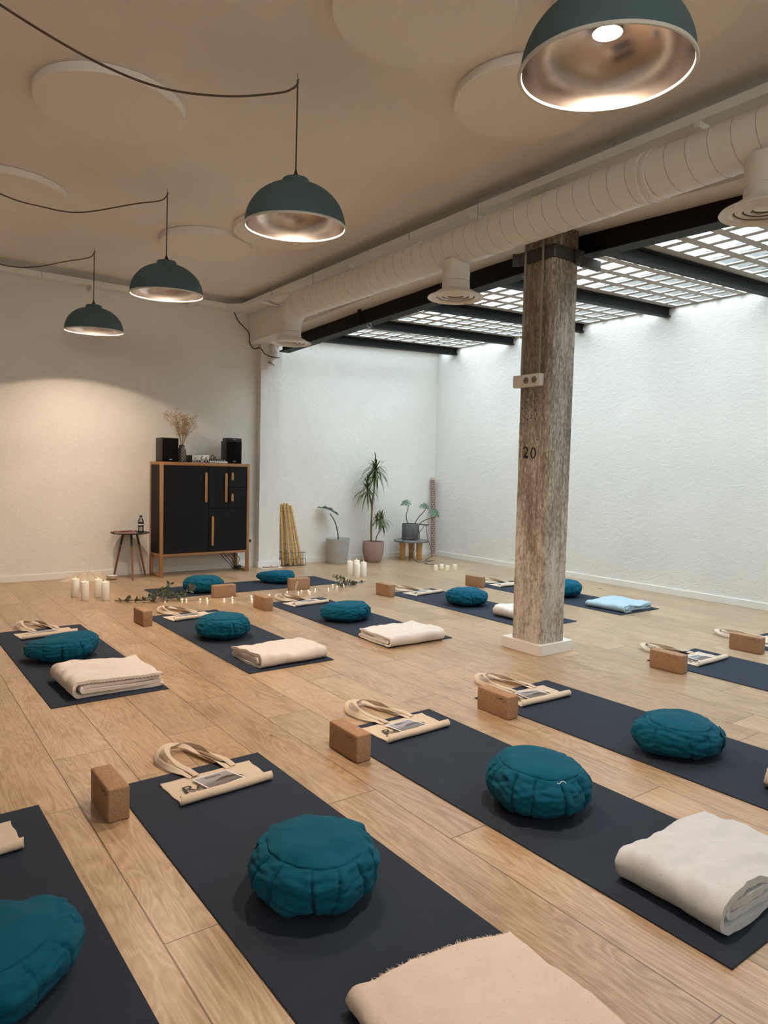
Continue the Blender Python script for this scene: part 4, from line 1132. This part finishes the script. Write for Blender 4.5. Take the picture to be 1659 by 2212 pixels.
MB().add([(-.108, -.046, .02), (.108, -.046, .02), (.108, .096, .02), (-.108, .096, .02), (-.108, -.03, .026), (.108, -.03, .026), (.108, .096, .040), (-.108, .096, .040)],
         [(4, 5, 6, 7), (0, 1, 5, 4), (1, 2, 6, 5), (2, 3, 7, 6), (3, 0, 4, 7)]).obj('control_panel', 'planter_grey', mx)
for i in range(7):
    for j in range(3): MB().lathe([(.006, 0), (.006, .014), (.004, .016), (0, .016)], 10, (-.09 + .03 * i, -.01 + .038 * j, .028 + .0045 * j)).obj('knob', 'black_plastic' if j else 'silver_panel', mx)
kc = MB().tube(catmull([(-.04, .09, .03), (-.03, .11, .07), (-.01, .10, .10), (.005, .105, .07), (.0, .11, .04), (.02, .10, .08), (.03, .11, .04)], 6), .004, 6).obj('cable', 'wire_black', mx)
va = thing('vase', 'dark vase with pale diamond pattern on the cabinet', 'vase', on_cab(.305, .15))
MB().lathe([(.036, 0), (.046, .006), (.050, .05), (.050, .12), (.046, .145), (.034, .162), (.030, .172), (.030, .19), (.033, .195), (.029, .194), (.026, .17)], 40).obj('body', 'vase_pattern', va, smooth=40)
MB().lathe([(.031, .188), (.034, .192), (.033, .198), (.028, .196)], 32, caps=False).obj('lip', 'black_plastic', va)
dv = thing('dried_flowers', 'bunch of dried tan flowers in the dark vase', 'dried flowers', on_cab(.305, .15, .0))
rnd = random.Random(31); st = MB(); hd = MB()
ICO = [Vector(v).normalized() for v in [(1, 0, 0), (-1, 0, 0), (0, 1, 0), (0, -1, 0), (0, 0, 1), (0, 0, -1)]]
OCT = [(0, 2, 4), (2, 1, 4), (1, 3, 4), (3, 0, 4), (2, 0, 5), (1, 2, 5), (3, 1, 5), (0, 3, 5)]
for s in range(26):
    a = rnd.uniform(0, 2 * PI); sx_ = rnd.uniform(-1, 1)
    top = Vector((sx_ * .205 + .02, rnd.uniform(-.055, .055), .40 + .13 * (1 - .35 * abs(sx_)) + rnd.uniform(-.07, .04)))
    P = catmull([(rnd.uniform(-.01, .01), rnd.uniform(-.01, .01), .05), (top.x * .08, top.y * .08, .20), (top.x * .45, top.y * .5, .20 + (top.z - .20) * .55), top], 5)
    st.tube(P, [.0022 * (1 - .6 * i / len(P)) for i in range(len(P))], 5)
    for q in range(4):
        b0 = P[rnd.randrange(len(P) // 2, len(P))]
        e = b0 + Vector((rnd.gauss(0, .03), rnd.gauss(0, .018), abs(rnd.gauss(.045, .02)))); e.y = min(e.y, .12)
        st.tube([b0, (b0 + e) / 2 + Vector((0, 0, .006)), e], .0009, 4)
        for w in range(13):
            p = e + Vector((rnd.gauss(0, .017), rnd.gauss(0, .014), rnd.gauss(0, .015))); r = rnd.uniform(.0025, .006); p.y = min(p.y, .13)
            hd.add([p + v * r * rnd.uniform(.7, 1.3) for v in ICO], OCT)
st.obj('stems', 'dried_stem', dv, smooth=60); hd.obj('flower_heads', 'dried_flower', dv, smooth=0, fix=False)
mb = MB()
for k in range(5):
    x = 3.50 + .03 * k
    mb.tube(catmull([(x - .08, 8.06, .24), (x - .02 + .02 * k, 8.02, .15), (x + .06, 8.0 + .01 * k, .06), (x + .10 + .015 * k, 8.03, .015), (x + .14, 8.05, .02)], 6), .004, 6)
mb.box(3.63, 3.70, 7.99, 8.05, .0, .045)
o = mb.obj('power_cables', 'wire_black'); tag(o, 'tangle of black power cables under the right end of the cabinet', 'cables')

# ---------------------------------------------------------------- side table
tb = thing('side_table', 'small round black tripod table with brown wooden legs', 'side table', (2.325, 7.925, 0))
MB().lathe([(0, .498), (.19, .498), (.204, .503), (.206, .512), (.203, .512), (.19, .504), (0, .504)], 48).obj('table_top', 'black_plastic', tb, smooth=30)
for a in (130, 262, 20):
    d = Vector((math.cos(R(a)), math.sin(R(a)), 0))
    p0, p1, p2 = d * .085 + Vector((0, 0, .498)), d * .118 + Vector((0, 0, .37)), d * .205 + Vector((0, 0, 0))
    lg = MB().tube([p1, p2], [.0125, .0095], 14).obj('leg', 'leg_brown', tb)
    MB().tube([p0, p1], [.013, .0132], 14).obj('leg_sleeve', 'black_plastic', lg)
nb = thing('notebook', 'reddish notebook lying on the small black table', 'notebook', (2.27, 7.93, .505), R(-8))
MB().box(-.105, .105, -.075, .075, .002, .014).obj('pages', 'paper_white', nb)
MB().box(-.108, .108, -.078, .078, .0, .002).obj('back_cover', 'red_cover', nb)
MB().box(-.108, .108, -.078, .078, .014, .017).xf(Matrix.Rotation(R(2), 4, 'X')).obj('front_cover', 'red_cover', nb)
o = MB().tube([(-.06, -.055, 0), (.07, -.03, 0)], .004, 8).obj('pen', 'black_plastic'); o.location = (2.27, 7.935, .5275); tag(o, 'thin dark pen on the reddish notebook', 'pen')
bt = thing('water_bottle', 'clear plastic water bottle with dark label on the small table', 'bottle', (2.445, 7.93, .505))
MB().lathe([(.026, 0), (.030, .004), (.030, .03), (.028, .04), (.030, .05), (.030, .125), (.022, .15), (.0125, .168), (.0125, .176)], 28).obj('bottle_body', 'bottle_plastic', bt, smooth=50)
MB().lathe([(.0306, .065), (.0306, .115)], 28, caps=False).obj('label_band', 'ink_black', bt)
MB().lathe([(.0307, .084), (.0307, .096)], 28, caps=False).obj('label_stripe', 'paper_white', bt)
MB().lathe([(.0145, .172), (.0145, .19), (.013, .192), (0, .192)], 20).obj('cap', 'black_plastic', bt)
bo = thing('bowl', 'small white bowl with brown rim by the table leg', 'bowl', (2.125, 7.885, 0))
MB().lathe([(.022, 0), (.028, .004), (.05, .018), (.064, .043), (.061, .043), (.046, .02), (.02, .009), (0, .008)], 36).obj('bowl_body', 'white_ceramic', bo, smooth=40)
MB().lathe([(.0612, .042), (.0645, .041), (.0648, .045), (.0612, .0455)], 36, caps=False).obj('rim', 'brown_rim', bo)
def crumple(name, lab, cat, x, y, a, b, h, mat, seed):
    def f(u, v):
        th = 2 * PI * u; r = v
        px, py = a * r * math.cos(th) * (1 + .2 * nz3(math.cos(th) * 2 + seed, math.sin(th) * 2)), b * r * math.sin(th) * (1 + .25 * nz3(math.cos(th) * 2, math.sin(th) * 2 + seed))
        z = h * (1 - r ** 2.4) * (.75 + .6 * nz3(px * 14 + seed, py * 18)) + .012 * abs(nz3(px * 40 + seed, py * 60)) * (1 - r * .5)
        return (px, py, max(z, .0005) if r < .995 else .0005)
    o = MB().grid(f, 72, 26, True).obj(name, mat, smooth=50); o.location = (x, y, 0); return tag(o, lab, cat)
crumple('cloth_pile', 'crumpled cream cloth by the wall behind the left candles', 'cloth', 1.86, 7.985, .26, .13, .085, 'canvas', 3)
pw = MB().box(-.13, .13, -.06, .06, 0, .003).obj('paper_sheets', 'paper_white', bevel=0); pw.location = (4.09, 7.955, .0005); pw.rotation_euler = (0, 0, R(-8)); tag(pw, 'white sheets of paper on the floor by the pilaster', 'paper')
ih = thing('incense_holder', 'thin reddish wooden incense holder lying on the white sheets', 'incense holder', (4.075, 7.945, .004), R(-14))
MB().box(-.105, .105, -.012, .012, 0, .010).obj('tray', 'red_cover', ih, bevel=.003)
MB().box(-.006, .02, -.006, .006, .010, .026).obj('clip', 'chrome', ih, bevel=.002)

# ---------------------------------------------------------------- bamboo and basket
wb = thing('wire_basket', 'black wire basket holding the bamboo canes', 'basket', (0, 0, 0))
x0, x1, y0, y1 = 4.292, 4.585, 7.945, 8.128
mb = MB(); ring = lambda z, r: mb.tube([(x0, y0, z), (x1, y0, z), (x1, y1, z), (x0, y1, z)], r, 6, closed=True)
for z, r in ((.005, .0025), (.09, .002), (.175, .003)): ring(z, r)
for i in range(9):
    x = x0 + (x1 - x0) * i / 8
    for y in (y0, y1): mb.tube([(x, y, .004), (x, y, .176)], .0016, 5)
    mb.tube([(x, y0, .005), (x, y1, .005)], .0016, 5)
for i in range(6):
    y = y0 + (y1 - y0) * i / 5
    for x in (x0, x1): mb.tube([(x, y, .004), (x, y, .176)], .0016, 5)
    mb.tube([(x0, y, .005), (x1, y, .005)], .0016, 5)
mb.obj('wire_frame', 'wire_black', wb)
pole_spots = [((4.312, 8.05), (4.300, 8.12, .800), 'bamboo cane at the far left of the basket, nearly upright'), ((4.375, 8.09), (4.318, 8.128, .79), 'bamboo cane second from left in the basket'),
              ((4.395, 8.00), (4.336, 8.095, .815), 'bamboo cane third from left in the basket'), ((4.440, 8.08), (4.362, 8.130, .80), 'bamboo cane in the middle of the basket'),
              ((4.455, 7.985), (4.376, 8.085, .812), 'bamboo cane in the front right of the basket'), ((4.515, 8.02), (4.402, 8.115, .80), 'bamboo cane second from right in the basket'),
              ((4.560, 7.99), (4.425, 8.08, .785), 'bamboo cane at the far right, leaning most')]
for i, ((bxx, byy), tp_, lab) in enumerate(pole_spots):
    a = Vector((bxx, byy, .008)); d = Vector(tp_) - a; L = d.length
    root = thing('bamboo_cane', lab, 'bamboo cane', a, group='bamboo canes in the basket'); root.rotation_mode = 'QUATERNION'; root.rotation_quaternion = d.to_track_quat('Z', 'Y')
    r0 = .0175 + .002 * math.sin(i * 2.3); nod = [.09 + .04 * math.sin(i * 3.1), .30 + .05 * math.cos(i * 2.1), .52 + .04 * math.sin(i), .70]
    prof = []
    for q in range(60):
        z = L * q / 59; k = min(abs(z - nn) for nn in nod); prof.append((r0 * (1 - .12 * z / L) + (.0016 * math.exp(-(k / .008) ** 2)), z))
    MB().lathe([(.008, 0)] + prof + [(.011, L), (.010, L - .02), (0, L - .02)], 18).obj('culm', 'bamboo', root, smooth=40)
    for nn in nod: MB().lathe([(r0 * (1 - .12 * nn / L) + .0012, -.002), (r0 * (1 - .12 * nn / L) + .0022, 0), (r0 * (1 - .12 * nn / L) + .0012, .002)], 18, (0, 0, nn), caps=False).obj('node', 'bamboo_node', root)

# ---------------------------------------------------------------- plants
RV = Vector((.806, -.5914, 0)); FV = Vector((.5917, .804, 0))     # across and along the diagonal of the room corner
pg = thing('potted_plant', 'grey pot with one big arching leaf on a single stalk', 'potted plant', (5.085, 7.945, 0))
MB().lathe([(.122, 0), (.127, .008), (.163, .33), (.166, .34), (.160, .342), (.153, .332), (.148, .30)], 48).obj('pot', 'pot_grey', pg, smooth=40)
MB().lathe([(0, .315), (.15, .315)], 32, caps=False).obj('soil', 'soil', pg)
P = catmull([RV * .005 + Vector((0, 0, .31)), RV * -.005 + Vector((0, 0, .42)), RV * -.045 + Vector((0, 0, .56)), RV * -.115 + Vector((0, 0, .672))], 8)
stp = MB().tube(P, [.011 - .005 * i / len(P) for i in range(len(P))], 10).obj('stalk', 'leaf_green', pg)
a, b = RV * .0 + Vector((0, 0, .655)) - FV * .02, RV * -.29 + Vector((0, 0, .765)) + FV * .0
def blade(u, v):
    p = a.lerp(b, v); w = .115 * math.sin(PI * min(1, (v * .93 + .07))) ** .8 * (1 - .35 * v)
    s = (u - .5) * 2
    q = p + FV * s * w + Vector((0, 0, 1)) * (.03 * abs(s) * w / .1 - .02 * math.sin(v * PI) * -1 - .03 * (v - .3) ** 2) + Vector((0, 0, .008 * math.sin(v * 22) * abs(s)))
    if q.y > .19: q.y = .19
    return q
lb = MB().grid(blade, 13, 26).obj('leaf', 'leaf_bluegreen', pg, smooth=80)
md = lb.modifiers.new('thickness', 'SOLIDIFY'); md.thickness = .0015

pd = thing('potted_plant', 'spiky dragon tree in a dusky pink pot', 'potted plant', (5.61, 7.855, 0))
MB().lathe([(.095, 0), (.105, .006), (.128, .06), (.146, .14), (.150, .20), (.147, .262), (.150, .28), (.146, .286), (.138, .276), (.134, .25)], 48).obj('pot', 'pot_pink', pd, smooth=40)
MB().lathe([(0, .262), (.136, .262)], 32, caps=False).obj('soil', 'soil', pd)
rnd = random.Random(41)
tk = MB()
t1 = catmull([RV * -.03 + Vector((0, 0, .26)), RV * -.035 + Vector((0, 0, .50)), RV * -.03 + Vector((0, 0, .74)), RV * -.02 + Vector((0, 0, .90)), RV * .0 + Vector((0, 0, 1.05)), RV * .01 + Vector((0, 0, 1.28))], 8)
t2 = catmull([RV * -.03 + Vector((0, 0, .72)), RV * -.055 + Vector((0, 0, .86)), RV * -.10 + Vector((0, 0, 1.02))], 8)
t3 = catmull([RV * .03 + Vector((0, 0, .26)), RV * .045 + Vector((0, 0, .36)), RV * .10 + Vector((0, 0, .46)), RV * .105 + Vector((0, 0, .60))], 8)
t4 = catmull([RV * .10 + Vector((0, 0, .45)), RV * .075 + Vector((0, 0, .56)), RV * .04 + Vector((0, 0, .62))], 8)
for t, w in ((t1, .014), (t2, .009), (t3, .008), (t4, .006)): tk.tube(t, [w * (1 - .35 * i / len(t)) for i in range(len(t))], 10)
tk.obj('trunk', 'trunk_brown', pd)
def rosette(c, n, L, droop, seed):
    rn = random.Random(seed); mb = MB()
    for k in range(n):
        az = rn.uniform(0, 2 * PI); el = R(rn.choice([rn.uniform(35, 85), rn.uniform(-20, 40), rn.uniform(-50, 20)])); l = L * rn.uniform(.7, 1.1); w = .011 * rn.uniform(.8, 1.15)
        dr = Vector((math.cos(az) * math.cos(el), math.sin(az) * math.cos(el), math.sin(el))); p = Vector(c) + Vector((0, 0, rn.uniform(-.09, .02)))
        vs = []; N = 9; hor = Vector((-math.sin(az), math.cos(az), 0)); pos = p.copy(); dd = dr.copy()
        for i in range(N):
            t = i / (N - 1); ww = w * (.6 + 1.2 * t if t < .3 else 1 - .95 * (t - .3) / .7)
            for s in (-1, 1):
                v = pos + hor * s * ww; v.y = min(v.y, .285); vs.append(v)
            dd = (dd + Vector((0, 0, -droop * (.35 + t)))).normalized(); pos = pos + dd * (l / (N - 1))
        mb.add(vs, [(2 * i, 2 * i + 1, 2 * i + 3, 2 * i + 2) for i in range(N - 1)])
    return mb
rosette(t1[-1], 85, .36, .30, 1).obj('leaf_rosette', 'leaf_green', pd, smooth=80, fix=False)
rosette(t2[-1], 55, .29, .34, 2).obj('leaf_rosette', 'leaf_green', pd, smooth=80, fix=False)
rosette(t3[-1], 55, .22, .26, 3).obj('leaf_rosette', 'leaf_green', pd, smooth=80, fix=False)
rosette(t4[-1], 26, .19, .30, 4).obj('leaf_rosette', 'leaf_green', pd, smooth=80, fix=False)

sl = thing('plant_stool', 'low round stool with grey top and thick wooden legs under the monstera', 'stool', (6.26, 7.83, 0))
MB().lathe([(0, .255), (.235, .255), (.247, .262), (.247, .280), (.235, .287), (0, .287)], 56).obj('stool_top', 'stool_stone', sl, smooth=30)
for v in (RV * -.125 + FV * -.03, RV * .115 + FV * -.05, RV * .01 + FV * .13):
    MB().lathe([(.034, 0), (.036, .004), (.046, .255)], 24, (v.x, v.y, 0)).obj('leg', 'stool_wood', sl)
mo = thing('potted_plant', 'monstera in a grey planter on the low stool', 'potted plant', (6.245, 7.835, .2875))
MB().lathe([(.118, 0), (.122, .006), (.122, .226), (.119, .232), (.112, .228), (.110, .19)], 48).obj('planter', 'planter_grey', mo, smooth=40)
MB().lathe([(.1225, .02), (.126, .024), (.126, .034), (.1225, .038)], 48, caps=False).obj('base_ring', 'planter_grey', mo)
MB().lathe([(0, .205), (.112, .205)], 32, caps=False).obj('soil', 'soil', mo)
def monstera(c, ax, up, S):
    """A heart-shaped blade with deep slots between its ribs."""
    mb = MB(); ax = ax.normalized(); sd = ax.cross(up).normalized(); nn = sd.cross(ax)
    N = 64; out = []
    for i in range(N):
        t = 2 * PI * i / N; x = 16 * math.sin(t) ** 3 / 17; y = (13 * math.cos(t) - 5 * math.cos(2 * t) - 2 * math.cos(3 * t) - math.cos(4 * t)) / 17
        slot = 1.0
        if .7 < t < 2.6 or .7 < 2 * PI - t < 2.6:
            tt = t if t < PI else 2 * PI - t; ph = ((tt - .7) / .40) % 1
            if ph > .80: slot = .52
        out.append((x * slot, y * (slot if slot < 1 else 1)))
    vs = [c + nn * .01] + [c + sd * (x * S) - ax * (y * S) + nn * (-.30 * S * (x * x) + -.18 * S * max(0, -y) ** 2) for x, y in out]
    mb.add(vs, [(0, 1 + i, 1 + (i + 1) % N) for i in range(N)]); return mb
for k, (rx, fz, z, axv, S, bx_) in enumerate([(-.085, -.03, .535, RV * -.7 + Vector((0, 0, -.35)) - FV * .3, .092, -.03), (.195, -.04, .495, RV * .55 + Vector((0, 0, -.4)) - FV * .4, .085, .045), (.345, -.06, .40, RV * .65 + Vector((0, 0, -.65)) - FV * .4, .100, .09)]):
    c = RV * rx + FV * fz + Vector((0, 0, z))
    lf = monstera(c, axv, Vector((0, 0, 1)) - FV * .55, S).obj('leaf', 'leaf_bluegreen', mo, smooth=60, fix=False)
    P = catmull([RV * bx_ + Vector((0, 0, .20)), RV * (bx_ * .5 + rx * .5 - .01) + FV * fz * .3 + Vector((0, 0, .22 + (z - .2) * .35)), RV * (rx + (.005 if k else .045)) + FV * fz * .8 + Vector((0, 0, z - .06)), c + (RV * .02 if k == 0 else RV * -.02)], 8)
    MB().tube(P, [.007 - .003 * i / len(P) for i in range(len(P))], 8).obj('stalk', 'leaf_green', mo)
rt = MB(); Z0 = -.2875
roots = [[(.09, 0, .215), (.15, -.02, .225), (.21, -.05, .222), (.26, -.06, .225)], [(.12, -.02, .22), (.10, -.12, .10), (.06, -.16, .0), (.02, -.262, -.06), (.0, -.275, -.18), (-.02, -.27, Z0 + .006)],
         [(.20, -.05, .22), (.12, -.13, .12), (.0, -.16, .03), (-.10, -.2, .005), (-.17, -.262, -.04)], [(.22, -.05, .22), (.24, -.08, .05), (.29, -.08, -.10), (.31, -.09, -.22), (.22, -.12, Z0 + .006), (.34, -.10, Z0 + .006)],
         [(.05, -.10, .21), (.03, -.135, .10), (.05, -.17, .0), (.06, -.27, -.08), (.02, -.28, -.2), (.08, -.26, Z0 + .006), (.17, -.25, Z0 + .006), (.29, -.22, Z0 + .006)],
         [(.10, -.05, .21), (.13, -.14, .06), (.10, -.268, -.06), (.05, -.27, -.2), (.10, -.34, Z0 + .006), (.22, -.42, Z0 + .006), (.20, -.50, Z0 + .006), (.30, -.56, Z0 + .006), (.36, -.72, Z0 + .006)]]
for i, pts in enumerate(roots):
    P = catmull([RV * a + FV * b + Vector((0, 0, c)) for a, b, c in pts], 8); rt.tube(P, .009 if i == 0 else .0042, 6)
rt.obj('aerial_roots', 'root_brown', mo)

ts = thing('patterned_tube', 'tall tube with dark triangle pattern leaning in the corner', 'tube', (6.83, 8.01, .003)); d = Vector((6.868, 8.105, 1.19)) - Vector((6.83, 8.01, 0)); ts.rotation_mode = 'QUATERNION'; ts.rotation_quaternion = d.to_track_quat('Z', 'Y')
MB().lathe([(.032, .03), (.032, 1.15)], 28, caps=False).obj('body', 'tube_pattern', ts)
plain('tube_end', (.55, .42, .34), .7)
MB().lathe([(.0, .006), (.030, .006), (.0335, .01), (.0335, .035), (.032, .036)], 28).obj('end_cap', 'tube_end', ts)
MB().lathe([(.032, 1.144), (.0335, 1.146), (.0335, 1.18), (.030, 1.184), (0, 1.184)], 28).obj('end_cap', 'tube_end', ts)

# ---------------------------------------------------------------- light, sky, camera
w = bpy.data.worlds.new('overcast'); scene.world = w; w.use_nodes = True
bg = w.node_tree.nodes['Background']; bg.inputs[0].default_value = (.82, .92, 1.0, 1); bg.inputs[1].default_value = 6.45
pl = bpy.data.lights.new('skylight_portal', 'AREA'); pl.shape = 'RECTANGLE'; pl.size = XR - 4.2; pl.size_y = YB + .12
pl.cycles.is_portal = True
po = link('skylight_portal', pl, None, ((XR + 4.2) / 2, (YB - .12) / 2, 3.25), (0, 0, 0)); po['kind'] = 'helper'

cam = bpy.data.cameras.new('camera'); co = link('camera', cam)
f = Vector((.59174203, .80414945, -.05643611)); r = Vector((.8059993, -.5914443, .02363835)); u = Vector((.01437005, .05947527, .99812634))
mtx = Matrix((r, u, -f)).transposed().to_4x4(); mtx.translation = (0, 0, 1.242752); co.matrix_world = mtx
cam.sensor_fit = 'HORIZONTAL'; cam.sensor_width = 36; cam.lens = 1509.6 / 1659 * 36; cam.clip_start = .05
scene.camera = co

scene.view_settings.view_transform = 'Standard'; scene.view_settings.look = 'None'
scene.view_settings.gamma = 1; scene.view_settings.use_curve_mapping = False
scene.view_settings.exposure = 1.79
cy = scene.cycles
cy.use_denoising = True
cy.max_bounces = 7; cy.diffuse_bounces = 5; cy.glossy_bounces = 3; cy.transmission_bounces = 4; cy.transparent_max_bounces = 8
cy.sample_clamp_indirect = 4; cy.caustics_reflective = False; cy.caustics_refractive = False
cy.use_adaptive_sampling = True; cy.adaptive_threshold = .02
